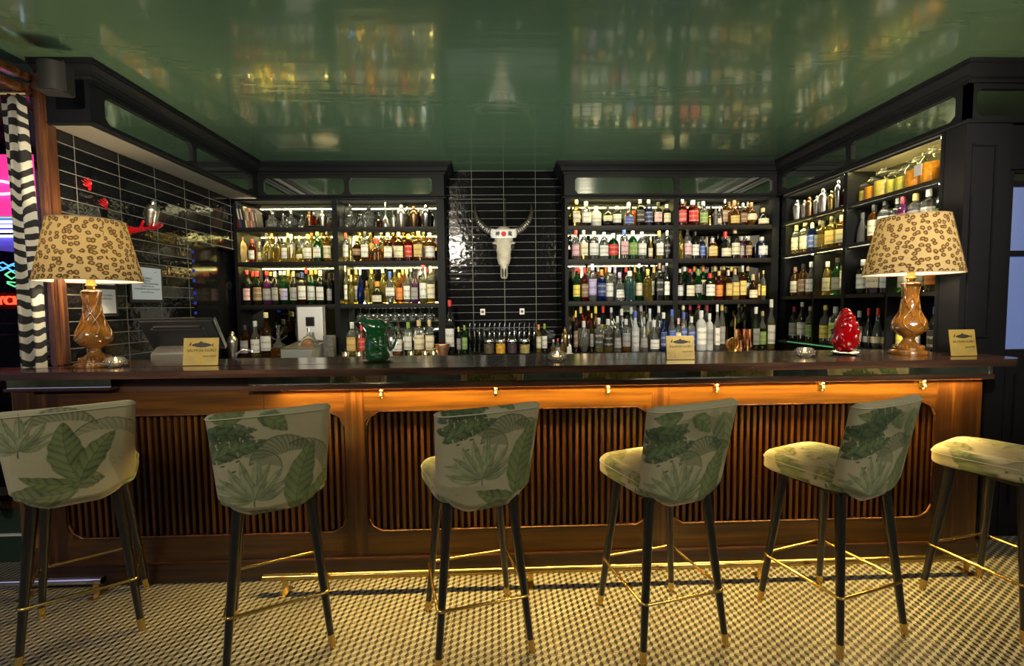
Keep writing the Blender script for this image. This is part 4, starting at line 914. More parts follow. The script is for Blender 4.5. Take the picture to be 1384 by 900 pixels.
# barware of the far right bay
o = empty('brass_stirrer', (P2X(987, 4.2, 1.05), 4.12, .966), 0, 'tall thin brass bar spoon stand in the far right bay', 'barware')
mobj('stem', tube(bmesh.new(), [(0, 0, .0), (0, 0, .30), (-.01, 0, .33)], [.006, .004, .012], 10), M['brass'], o)
mobj('foot', lathe(bmesh.new(), [(0, 0), (.03, 0), (.028, .012), (.006, .03), (0, .03)], 16), M['brass'], o, smooth=50)
o = empty('snifter_glass', (P2X(981, 4.2, 1.05), 4.10, .966), 0, 'round balloon glass with brass rim beside the brass spoon', 'glass')
mobj('glass_ball', lathe(bmesh.new(), [(0, .01), (.03, .02), (.048, .055), (.05, .085), (.04, .115), (0, .12)], 20), GM['amber'], o, smooth=50)
r_ = bmesh.new()
for k in range(24): pass
tube(r_, [(.052*math.cos(2*PI*k/24), -.03, .075+.052*math.sin(2*PI*k/24)) for k in range(25)], .004, 8, cap=False); mobj('brass_ring', r_, M['brass'], o, smooth=50)
mobj('foot', lathe(bmesh.new(), [(0, 0), (.026, 0), (.026, .008), (0, .012)], 16), M['brass'], o, smooth=50)
k = 0
for px, yy in ((992, 4.2), (1001, 4.12), (1010, 4.2), (996, 4.30), (1006, 4.32), (1014, 4.30)):
    o = empty('copper_mug', (P2X(px, yy, 1.05), yy, .966), 0, ['leftmost copper mug by the brass spoon', 'front copper mug in the far right bay', 'copper mug beside the tall grey labelled bottle', 'copper mug at back left of the mug group', 'copper mug at the back middle of the mug group', 'copper mug at back right of the mug group'][k], 'mug', 'copper mugs')
    hh = .10 if yy < 4.25 else .19; rr_ = .028
    mobj('mug_body', lathe(bmesh.new(), [(0, 0), (rr_*.8, 0), (rr_, hh*.3), (rr_*.92, hh), (rr_*.86, hh), (rr_*.9, hh*.3), (0, .01)], 16), M['copper'], o, smooth=40)
    mobj('handle', tube(bmesh.new(), [(rr_*.9, 0, hh*.8), (rr_*1.5, 0, hh*.7), (rr_*1.5, 0, hh*.35), (rr_*.95, 0, hh*.25)], .003, 6), M['copper'], o); k += 1
o = empty('brass_ornament', (P2X(958, 4.42, 2.2), 4.40, 2.1355), 0, 'tiny gold figurine bottle on the top far right shelf', 'ornament')
mobj('figure', lathe(bmesh.new(), [(.018, 0), (.02, .02), (.012, .05), (.016, .07), (.006, .10), (0, .105)], 12), M['brass'], o, smooth=50)
o = empty('dark_ornament', (P2X(966, 4.42, 2.2), 4.40, 2.1355), 0, 'dark openwork metal lantern on the top far right shelf', 'ornament')
mobj('lantern_body', lathe(bmesh.new(), [(.03, 0), (.03, .01), (.024, .015), (.026, .10), (.03, .11), (.012, .15), (.008, .17), (0, .175)], 8), M['plasticgrey'], o)
tag(mobj('bottle_carton', B(-.022, .022, -.03, .03, 0, .165, bev=.002), mat('orange_carton', (.75, .10, .03), .5), loc=(P2X(857.5, 4.45, 2.2), 4.47, 2.1355)), 'narrow red orange carton behind the blue labelled bottle', 'carton')
tag(mobj('framed_card', B(-.075, .075, -.006, .006, 0, .06, bev=.002), mat('pale_green_card', (.42, .46, .30), .5), loc=(P2X(850, 4.5, 1.05), 4.512, 1.33)), 'pale card fixed to the mirror above the vodka bottles', 'card')

# side unit: shakers (far) and preserve jars (near)
zs = 2.131
for i, (y, w_, h, m, t) in enumerate(((4.10, .075, .19, M['silver'], 'large silver shaker at the far end of the side shelf'), (4.02, .05, .17, M['silver'], 'slim silver shaker second from the far end'), (3.94, .07, .18, GM['bronze'], 'bronze shaker third along the top side shelf'),
        (3.86, .06, .17, M['silver'], 'silver shaker left of the ribbed round one'), (3.77, .08, .21, M['silver'], 'ribbed rounded silver shaker on the top side shelf'), (3.69, .055, .17, M['brass'], 'brass conical shaker on the top side shelf'), (3.60, .06, .24, M['chrome'], 'tall chrome shaker beside the small red decanter'))):
    shaker('cocktail_shaker', (2.69+.01*(i % 2), y, zs), w_, h, m, t)
bottle('square', 'red', None, 'clear', (2.70, 3.515, zs), .08, .17, 0, None, 'small red decanter at the end of the far top side shelf', 'decanters')
jr = [(3.375, .075, .15, 'clear', None), (3.305, .10, .17, 'gold', 'amber'), (3.215, .11, .205, 'clear', 'gold'), (3.125, .09, .17, 'clear', 'yellow'), (3.045, .10, .17, 'clear', 'yellow'), (2.955, .125, .20, 'clear', 'amber'), (2.845, .13, .225, 'clear', 'amber')]
PM = {'amber': mat('orange_preserve', (.85, .30, .02), .35, trans=.3, noise=.35, nscale=40), 'gold': mat('golden_preserve', (.85, .60, .12), .3, trans=.45, noise=.3, nscale=40), 'yellow': mat('yellow_preserve', (.92, .72, .12), .3, trans=.4, noise=.3, nscale=40)}
jn = ['small clear preserve jar beside the divider', 'squat golden preserve jar second from the divider', 'tall preserve jar with a round stopper', 'plain preserve jar of pale yellow liquid', 'preserve jar of yellow fruit in the middle of the shelf', 'large preserve jar of orange fruit', 'largest preserve jar, orange contents and grey tag']
for i, (y, w_, h, g, l) in enumerate(jr):
    o = empty('preserve_jar', (2.715, y, zs), 0, jn[i]+', top side shelf', 'jar', 'preserve jars on the side shelf'); r = w_/2
    mobj('contents', lathe(bmesh.new(), [(0, .006), (r*.9, .008), (r*.9, h*.56), (0, h*.56)], 20), PM[l] if l else PM['gold'], o, smooth=40)
    mobj('jar_glass', lathe(bmesh.new(), [(0, 0), (r*.92, 0), (r, h*.06), (r, h*.62), (r*.72, h*.74), (r*.70, h*.80)], 20), M['glassclear'], o, smooth=40)
    mobj('lid', lathe(bmesh.new(), [(r*.78, h*.79), (r*.80, h*.86), (r*.3, h*.90), (r*.34, h*.97), (0, h)], 20), GM['clear'], o, smooth=40)
    if i == 6: mobj('tag', B(-r-.006, -r-.002, .0, .05, h*.25, h*.55), LP['grey'], o)
o = empty('preserve_jar', (2.72, 2.75, zs), 0, 'glass decanter with tall stopper at the near end of the shelf', 'jar', 'preserve jars on the side shelf')
mobj('jar_glass', lathe(bmesh.new(), [(0, 0), (.035, 0), (.04, .02), (.038, .13), (.014, .16), (.012, .18)], 20), GM['clear'], o, smooth=40)
mobj('lid', lathe(bmesh.new(), [(.0, .175), (.018, .18), (.02, .20), (.01, .225), (0, .23)], 12), M['chrome'], o, smooth=40)

# ------------------------------------------------------------------ the bar
def rounded(pts_r, seg=8):
    """polygon with radius per corner -> list of points"""
    out = []; n = len(pts_r)
    for i in range(n):
        p = Vector(pts_r[i][:2]); r = pts_r[i][2]
        if r <= 0: out.append(tuple(p)); continue
        a = (Vector(pts_r[i-1][:2])-p).normalized(); b = (Vector(pts_r[(i+1) % n][:2])-p).normalized()
        ang = a.angle(b); d = r/math.tan(ang/2); c = p+(a+b).normalized()*(r/math.sin(ang/2))
        s = p+a*d-c; e = p+b*d-c; t0 = math.atan2(s.y, s.x); t1 = math.atan2(e.y, e.x); dt = (t1-t0+PI) % (2*PI)-PI
        for k in range(seg+1): out.append((c.x+r*math.cos(t0+dt*k/seg), c.y+r*math.sin(t0+dt*k/seg)))
    return out
BT = 1.10
bm = bmesh.new()
prism(bm, rounded([(-2.64, 2.33, .16), (-1.0, 2.30, 0), (1.2, 2.275, 0), (2.74, 2.285, .10), (2.74, 2.535, .0), (2.60, 2.535, 0), (2.60, 2.84, 0), (-2.36, 2.84, 0), (-2.36, 2.565, 0), (-2.64, 2.565, .10)]), BT-.038, BT, 2)
bmesh.ops.bevel(bm, geom=[e for e in bm.edges if e.calc_length() > 0 and abs(e.verts[0].co.z-e.verts[1].co.z) < 1e-6 and len(e.link_faces) == 2 and any(abs(f.normal.z) > .9 for f in e.link_faces) or False], offset=.004, segments=2, affect='EDGES')
tag(mobj('bar_countertop', bm, M['top']), 'long dark polished wooden bar top with rounded ends', 'countertop')
bf = empty('panelled_bar', (0, 2.40, 0), 0, 'orange lit mahogany bar front with slatted panels', 'bar')
def bp(n, m, bm, lab=None, smooth=None):
    for v in bm.verts: v.co.y -= 2.40
    o = mobj(n, bm, m, bf, smooth=smooth)
    if lab: o['label'] = lab
    return o
bp('carcass', M['slatback'], B(-2.30, 2.55, 2.41, 2.80, .02, 1.055))
# mirrored band under the top
bp('mirror_band', M['mirror'], B(-1.25, 2.585, 2.338, 2.345, 1.018, 1.062), 'mirrored strip under the bar top')
bp('band_backing', M['plinth'], B(-1.25, 2.60, 2.346, 2.40, .986, 1.062))
w = bmesh.new(); box(w, -1.255, 2.59, 2.316, 2.324, .992, 1.018); box(w, -1.255, 2.59, 2.324, 2.345, 1.012, 1.0178); bp('lower_lip', M['top'], w, 'dark lip below the mirrored strip')
bp('lower_lip', M['top'], B(-2.45, -1.93, 2.345, 2.40, 1.002, 1.018, bev=.003))
bp('mirror_band', M['mirror'], B(-2.44, -1.935, 2.358, 2.365, 1.018, 1.062), 'short mirrored strip at the left end')
bp('end_post', M['steel'], B(2.585, 2.60, 2.335, 2.36, 1.018, 1.062))
ZT, ZB = .873, .233
YF = 2.36
panels = [(-2.20, -.787), (-.685, .797), (.896, 2.33)]
xe0, xe1 = -2.33, 2.575
ed = [xe0]+[e for p in panels for e in p]+[xe1]
CH_ = .075
for i in range(0, 8, 2):
    l, r = ed[i], ed[i+1]; lc = CH_ if i > 0 else 0; rc = CH_ if i < 6 else 0
    pts = []
    # stile with rounded-chamfer shoulders at the top and the bottom
    def arc(x0, z0, x1, z1, cx, cz): return [(x0, z0), ((x0+x1)/2*.75+cx*.25, (z0+z1)/2*.75+cz*.25), (x1, z1)]
    zlow, zhigh = .105, .985
    pts = [(l-lc, ZB)]+([] if not lc else [(l-.03, ZB+.03), (l, ZB+CH_), (l, ZT-CH_), (l-.03, ZT-.03), (l-lc, ZT)])
    if not lc: pts = [(l, zlow), (l, zhigh)]
    else:
        pts = [(l+.03, zlow), (l-lc, zlow) if False else (l+.03, ZB-.0)]
        pts = [(l-.0, zlow), (l-.0, ZB-.002), (l-lc, ZB-.002), (l-lc, ZB), (l-.028, ZB+.026), (l-.006, ZB+.05), (l, ZB+CH_+.01), (l, ZT-CH_-.01), (l-.006, ZT-.05), (l-.028, ZT-.026), (l-lc, ZT), (l-lc, ZT+.002), (l, ZT+.002), (l, zhigh)]
    q = [(r, zhigh), (r, ZT+.002), (r+rc, ZT+.002), (r+rc, ZT), (r+.028, ZT-.026), (r+.006, ZT-.05), (r, ZT-CH_-.01), (r, ZB+CH_+.01), (r+.006, ZB+.05), (r+.028, ZB+.026), (r+rc, ZB), (r+rc, ZB-.002), (r, ZB-.002), (r, zlow)] if rc else [(r, zhigh), (r, zlow)]
    bp('stile', M['wood_v'], prism(bmesh.new(), pts+q, YF, 2.405, 1))
tops = [(-2.20, -1.19, 0), (-1.188, -.787, 1), (-.685, .797, 2), (.896, 2.33, 3)]
for l, r, k in tops: bp('top_rail', M['wood_h'], B(l, r, YF+.0005, 2.405, ZT, .985))
for l, r in panels: bp('bottom_rail', M['wood_h'], B(l, r, YF+.0005, 2.405, .105, ZB))
for l, r in panels:
    w = bmesh.new(); n = int((r-l)/.0335)
    for k in range(n):
        x = l+(r-l)*(k+.5)/n; box(w, x-.0085, x+.0085, 2.378, 2.408, ZB+.002, ZT-.002, .002)
    bp('slat_panel', M['slat'], w, 'panel of narrow vertical slats')
    # moulded rim
    c = CH_; rim = [(l+c, ZB+.004), (r-c, ZB+.004), (r-.027, ZB+.03), (r-.004, ZB+c), (r-.004, ZT-c), (r-.027, ZT-.03), (r-c, ZT-.004), (l+c, ZT-.004), (l+.027, ZT-.03), (l+.004, ZT-c), (l+.004, ZB+c), (l+.027, ZB+.03), (l+c, ZB+.004)]
    bp('panel_rim', M['slat'], tube(bmesh.new(), [(x, YF+.006, z) for x, z in rim], .006, 8, cap=False), smooth=60)
bp('plinth', M['plinth'], B(xe0, xe1, 2.345, 2.41, 0, .10, bev=.004))
bp('plinth_moulding', M['plinth'], B(xe0, xe1, 2.338, 2.36, .098, .108, bev=.003))
bp('led_strip', M['led_amber'], B(-1.10, 2.55, 2.330, 2.344, 1.003, 1.010), 'amber light strip under the lip')
# column at the left end
bp('end_column', M['post'], lathe(bmesh.new(), [(.055, .11), (.055, 1.0)], 24, c=(-2.385, 2.40, 0)), smooth=40)
bp('column_base', M['plinth'], lathe(bmesh.new(), [(.068, 0), (.068, .15), (.06, .19), (.056, .20)], 24, c=(-2.385, 2.40, 0)), smooth=40)

for i, x in enumerate((-.593, -.013, .565, 1.132, 1.692, 2.235)):
    o = empty('coat_hook', (x, YF, .965), 0, ['brass coat hook under the bar, first from the left', 'brass coat hook above the third stool', 'brass coat hook between the third and fourth stools', 'brass coat hook above the fourth stool back', 'brass coat hook between the fourth and fifth stools', 'rightmost brass coat hook near the bar end'][i], 'hook', 'brass coat hooks under the bar top')
    mobj('plate', B(-.011, .011, -.004, -.0003, -.022, .018, bev=.0015), M['brass'], o)
    mobj('hook', tube(bmesh.new(), [(0, -.004, .006), (0, -.022, .004), (0, -.03, -.010), (0, -.027, -.022), (0, -.020, -.024)], [.005, .005, .005, .006, .007], 8), M['brass'], o, smooth=60)
    sphere_ = mobj('knob', sphere(bmesh.new(), (0, -.022, .012), .008), M['brass'], o, smooth='all')
def foot_rail(x0, x1, y, m, brk, label):
    o = empty('foot_rail', ((x0+x1)/2, y, 0), 0, label, 'foot rail'); cx = (x0+x1)/2
    mobj('rail_tube', tube(bmesh.new(), [(x0-cx, 0, .085), (x1-cx, 0, .085)], .0175, 16), m, o, smooth=50)
    for s in ((x0, x0+.006), (x1-.006, x1)): mobj('end_cap', tube(bmesh.new(), [(s[0]-cx, 0, .085), (s[1]-cx, 0, .085)], .0195, 16), M['brass'], o, smooth=50)
    for b in brk:
        w = bmesh.new(); box(w, b-cx-.014, b-cx+.014, .0, .008, .002, .07, .002); box(w, b-cx-.016, b-cx+.016, -.035, .055, 0.001, .007, .002)
        mobj('bracket', w, M['brass'], o)
foot_rail(-1.16, 2.49, 2.232, M['brass'], (-1.06, .15, 1.32, 2.40), 'long shiny brass foot rail along the bar base')
foot_rail(-2.43, -1.94, 2.25, M['chrome'], (-1.98, -2.32), 'short dull metal foot rail at the left end of the bar')

# things behind the left part of the bar
sc_ = empty('side_worktop', (-2.1, 3.25, 0), 0, 'low dark worktop behind the bar carrying the till', 'counter')
mobj('worktop', B(-.27, .30, -.35, .45, .98, 1.01, bev=.004), M['black_wood'], sc_); mobj('cabinet', B(-.27, .28, -.33, .43, 0, .978, bev=.003), M['black_wood'], sc_)
t = empty('till_terminal', (-2.02, 3.08, 1.011), R(8), 'black touch screen till seen from behind, beside the gold card', 'till')
bm = bmesh.new(); prism(bm, [(-.13, 0), (.10, 0), (.07, .13), (-.06, .16), (-.13, .12)], -.16, .13, 0); bmesh.ops.bevel(bm, geom=bm.edges[:], offset=.012, segments=3, affect='EDGES'); mobj('till_base', bm, M['plasticgrey'], t, smooth=50)
bm = bmesh.new(); box(bm, -.215, .215, -.022, .012, -.13, .13, .012); s_ = mobj('screen', bm, M['plasticblack'], t, smooth=50); s_.location = (0.0, -.05, .235); s_.rotation_euler = (R(38), 0, 0)
bm = bmesh.new(); box(bm, -.15, .15, -.045, -.022, -.10, .09, .02); mobj('rear_housing', bm, M['plasticblack'], s_, smooth=50)
mobj('silver_edge', B(.212, .220, -.02, .012, -.125, .125, bev=.002), M['chrome'], s_)
mobj('hinge', tube(bmesh.new(), [(-.06, 0, .165), (.06, 0, .165)], .028, 14), M['plasticblack'], t, smooth=50)
mobj('badge', B(-.02, .03, -.1315, -.1305, .055, .063), M['chrome'], t)
# framed notices on the left wall
def notice(y, z, w_, h, lines, label, tilt=0):
    o = empty('framed_notice', (XL+.0005, y, z), 0, label, 'notice', 'framed notices on the tiled wall'); o.rotation_euler = (R(tilt), 0, R(90))
    # local x -> +y, local y -> -x(into room is -y local)
    mobj('frame', B(-w_/2-.02, w_/2+.02, -.012, 0, -h/2-.02, h/2+.02, bev=.003), M['plasticblack'], o)
    p = mobj('paper', B(-w_/2, w_/2, -.0135, -.0121, -h/2, h/2), M['paper'], o)
    for s, sz, dz, dx in lines: text(s, sz, (dx, -.0137, dz), (PI/2, 0, 0), M['ink'], p, 'printed_line')
notice(3.225, 1.578, .265, .215, [('LICENCIA', .020, .035, 0), ('EXISTEN', .015, .017, 0), ('HOJAS DE RECLAMACIONES', .0165, -.001, 0), ('A DISPOSICION DEL', .013, -.019, 0), ('CONSUMIDOR QUE LAS SOLICITE', .0150, -.037, 0), ('en este establecimiento', .012, -.058, 0), ('. . . . . . . .', .010, -.085, 0), ('~^', .02, .08, .08)], 'largest framed white notice, several bold centred lines, right of the left lamp')
notice(2.885, 1.455, .145, .145, [('AVISO A CLIENTES', .0125, .035, 0), ('INFORMACION', .0125, .015, 0), ('...............', .012, -.01, 0), ('...............', .012, -.02, 0)], 'small framed white notice below, beside the left lamp base')
notice(2.885, 1.60, .145, .09, [('LA LEY DE ESPANA', .013, -.02, 0), ('-------------', .013, -.037, 0)], 'white notice half hidden behind the left lamp shade', 0)
# dark slab added to keep the doorway dark; glowing strips imitate blue reflections
dd = struct('doorway_slab', B(XL-.10, XL-.06, 3.72, 4.54, 0, 1.93), mat('dark_doorway_slab', (.006, .006, .008), .12))
mobj('blue_reflection_strip', B(XL-.059, XL-.055, 4.44, 4.46, 1.38, 1.82), em('blue_reflection_glow', (.04, .10, 1.), .5), dd)
bm = bmesh.new()
for z in (1.36, 1.44, 1.52, 1.62, 1.70, 1.78, 1.85): box(bm, XL-.059, XL-.055, 3.76, 3.84, z, z+.022)
mobj('blue_reflection_strip', bm, em('deep_blue_reflection_glow', (.01, .03, .6), .16), dd)
# steel cup hanger / cable
tag(mobj('soda_hose', tube(bmesh.new(), [(-1.74, 3.0, .97), (-1.70, 3.0, 1.05), (-1.67, 3.0, 1.115), (-1.62, 3.0, 1.14), (-1.57, 3.0, 1.13)], .008, 8), M['chrome'], smooth=50), 'thin curved chrome tap behind the bar, right of the first gold card', 'tap')
o = empty('sink_cabinet', (-1.4, 3.0, 0), 0, 'low steel sink cabinet behind the bar', 'cabinet')
mobj('cabinet_body', B(-.4, 4.0, -.12, .2, 0, .93, bev=.004), M['steel'], o); mobj('drip_grid', B(-.4, 4.0, -.12, .2, .931, .95, bev=.003), M['steel'], o)
# speaker
o = empty('wall_speaker', (-2.165, 2.42, 2.545), R(12), 'dark grey box speaker mounted above the wooden post', 'speaker'); SPK = o
bm = bmesh.new(); prism(bm, [(-.085, .06), (-.085, -.03), (-.05, -.065), (0, -.078), (.05, -.065), (.085, -.03), (.085, .06)], -.095, .095, 2); mobj('cabinet', bm, M['speaker'], o, smooth=35)
mobj('end_cap', B(-.08, .08, -.06, .055, -.105, -.095, bev=.004), M['plasticblack'], o)
mobj('bracket', tube(bmesh.new(), [(0, .05, .05), (0, .09, .09), (0, .10, .165)], .008, 8), M['plasticblack'], o)
mobj('cable', tube(bmesh.new(), [(-.085, .0, .03), (-.10, .0, .02), (-.10, .0, -.01), (-.085, 0, -.02)], .003, 6), M['cloth_white'], o)

SPK.scale = (.70, .70, .72)
SPK.children[2].scale = (1, 1, 1.2)
# ------------------------------------------------------------------ red hand holding a shaker, little red hands
def skin(name, verts, edges, radii, m, parent, sub=2):
    me = bpy.data.meshes.new(name); me.from_pydata(verts, edges, []); o = bpy.data.objects.new(name, me); link(o, parent)
    sk = o.modifiers.new('skin', 'SKIN'); sk.use_smooth_shade = True
    for i, r in enumerate(radii):
        me.skin_vertices[0].data[i].radius = r if isinstance(r, tuple) else (r, r)
    me.skin_vertices[0].data[0].use_root = True
    ss = o.modifiers.new('sub', 'SUBSURF'); ss.levels = sub; ss.render_levels = sub
    dg = bpy.context.evaluated_depsgraph_get(); dg.update()
    m2 = bpy.data.meshes.new_from_object(o.evaluated_get(dg)); o.modifiers.clear(); o.data = m2; m2.materials.clear(); m2.materials.append(m)
    for p in m2.polygons: p.use_smooth = True
    return o
def hand_mesh(name, parent, m, s=1., curl=0.):
    """forearm along +x from the wall, palm up, fingers spread at the end"""
    V = [(0, 0, 0), (.035, 0, .001), (.07, 0, .003), (.098, 0, .006), (.118, 0, .008)]; E = [(0, 1), (1, 2), (2, 3), (3, 4)]
    Rr = [(.021, .021), (.019, .019), (.017, .014), (.026, .012), (.028, .011)]
    fs = [(-.024, -.020, .052, .0065), (-.009, -.006, .062, .007), (.007, .006, .060, .0068), (.021, .018, .048, .006)]
    for (y0, dy_, L, r) in fs:
        b = len(V); V.append((.128, y0, .009)); E.append((4, b)); Rr.append((r*1.05, r*1.05))
        for k in (1, 2, 3):
            V.append((.128+L*k/3*(1-.1*curl*k), y0+dy_*k/3, .009+.010*k*k/3*(1+curl))); E.append((b+k-1, b+k)); Rr.append((r*(1-.12*k), r*(1-.12*k)))
    b = len(V); V += [(.100, -.032, .014), (.118, -.046, .030), (.132, -.052, .048)]; E += [(3, b), (b, b+1), (b+1, b+2)]; Rr += [(.009, .009), (.0075, .0075), (.006, .006)]
    V = [tuple(c*s for c in v) for v in V]; Rr = [(a*s, c*s) for a, c in Rr]
    return skin(name, V, E, Rr, m, parent)
h = empty('red_hand', (XL+.002, 3.10, 1.915), 0, 'glossy red mannequin hand reaching palm up from the tiled wall', 'hand')
hm = hand_mesh('hand', h, M['redgloss'], 1.12)
mobj('wall_cuff', lathe(bmesh.new(), [(0, 0), (.03, 0), (.03, .008), (.026, .012), (0, .012)], 20), M['redgloss'], h).rotation_euler = (0, PI/2, 0)
s_ = shaker('held_shaker', (-2.235, 3.105, 1.944), .075, .17, M['silver'], 'silver shaker standing on the red hand on the wall', group='shakers')
s_.rotation_euler = (0, R(10), 0)
for (y, z, t) in ((2.835, 2.105, 'upper small red hand ornament on the dark tiles'), (2.94, 2.015, 'lower small red hand ornament on the dark tiles')):
    h = empty('red_hand_ornament', (XL+.001, y, z), 0, t, 'ornament', 'small red hands on the tiles'); h.rotation_euler = (R(40), R(-20), R(-45))
    hand_mesh('hand', h, M['redgloss'], .46, 1.3)

# ------------------------------------------------------------------ skull with horns
sk = empty('horned_skull', (.070, 4.44, 1.66), 0, 'bull skull with long dark horns and headband on black tiles', 'skull')
bm = bmesh.new()
sec = [(0.0, .026, .035, -.01), (.03, .036, .045, -.02), (.08, .035, .050, -.03), (.115, .036, .052, -.035), (.14, .052, .055, -.035), (.19, .066, .060, -.035), (.23, .064, .062, -.03), (.265, .072, .06, -.028), (.30, .098, .06, -.02), (.335, .090, .062, -.02), (.38, .088, .06, -.02), (.43, .095, .055, -.01), (.46, .088, .045, 0), (.485, .05, .03, .01)]
rings = []
for z, hw, hd, yo in sec:
    rings.append([bm.verts.new((hw*math.copysign(abs(math.cos(a))**.85, math.cos(a)), yo+hd*math.sin(a), z)) for a in [2*PI*k/24 for k in range(24)]])
for i in range(len(rings)-1):
    for k in range(24): bm.faces.new((rings[i][k], rings[i][(k+1) % 24], rings[i+1][(k+1) % 24], rings[i+1][k]))
bm.faces.new(rings[0]); bm.faces.new(rings[-1])
mobj('skull_bone', bm, M['bone'], sk, smooth='all')
for s in (-1, 1):
    mobj('eye_socket', sphere(bmesh.new(), (s*.082, -.045, .295), .022, .035, .028), M['ink'], sk, smooth='all')
    mobj('nostril', sphere(bmesh.new(), (s*.013, -.070, .055), .008, .02, .045), M['ink'], sk, smooth='all')
    mobj('eye_ridge', sphere(bmesh.new(), (s*.082, -.055, .33), .028, .025, .014), M['bone'], sk, smooth='all')
    P = [(s*.07, -.01, .44), (s*.125, -.015, .445), (s*.18, -.02, .475), (s*.225, -.022, .52), (s*.255, -.02, .575), (s*.268, -.015, .63), (s*.266, -.01, .675), (s*.262, -.008, .70)]
    mobj('horn', tube(bmesh.new(), P, [.034, .036, .033, .028, .022, .016, .008, .003], 16), M['horn'], sk, smooth='all')
    rr = bmesh.new()
    for k in range(9):
        t = .6+k*.32; i = int(t); f = t-i; p = Vector(P[i]).lerp(Vector(P[i+1]), f); d = (Vector(P[i+1])-Vector(P[i])).normalized(); ra = [.034, .036, .033, .028, .022, .016, .008][i]*(1-f)+[.036, .033, .028, .022, .016, .008, .003][i]*f
        tube(rr, [p-d*.003, p, p+d*.003], [ra*1.0, ra*1.09, ra*1.0], 16, cap=False)
    mobj('horn_ridges', rr, M['silver'], sk, smooth='all')
mobj('horn_boss', sphere(bmesh.new(), (0, -.02, .455), .065, .045, .038), M['tan'] if 'tan' in M else M['bone'], sk, smooth='all')
bm = bmesh.new(); g = []
for j in range(5):
    row_ = []
    for i in range(25):
        a = R(-90-88+176*i/24); tt = abs(i-12)/12
        row_.append(bm.verts.new(((.100+.012*tt+.016*j/4*tt)*math.cos(a)*1.08, -.02+.073*math.sin(a), .375+.066*j/4+.012*(1-tt*tt)*(1 if j > 2 else -.6)+(.030*tt**2 if j > 2 else .012*tt**2))))
    g.append(row_)
for j in range(4):
    for i in range(24): bm.faces.new((g[j][i], g[j][i+1], g[j+1][i+1], g[j+1][i]))
hb = mobj('headband', bm, M['cloth_white'], sk, smooth='all'); sd = hb.modifiers.new('t', 'SOLIDIFY'); sd.thickness = .004
mobj('red_disc', lathe(bmesh.new(), [(0, 0), (.023, 0), (.023, .003), (0, .003)], 24), M['flag_red'], hb, loc=(0, -.0965, .408)).rotation_euler = (PI/2, 0, 0)
text('神', .046, (-.058, -.094, .408), (PI/2, 0, R(-24)), M['ink'], hb, 'written_character', ext=.0015)
text('風', .046, (.058, -.094, .408), (PI/2, 0, R(24)), M['ink'], hb, 'written_character', ext=.0015)
tag(mobj('wall_conduit', tube(bmesh.new(), [(-.45, 4.53, 2.43), (.09, 4.53, 2.43), (.09, 4.53, 2.17)], .006, 8), M['plasticgrey'], smooth=50), 'thin grey conduit bending down behind the skull', 'conduit')

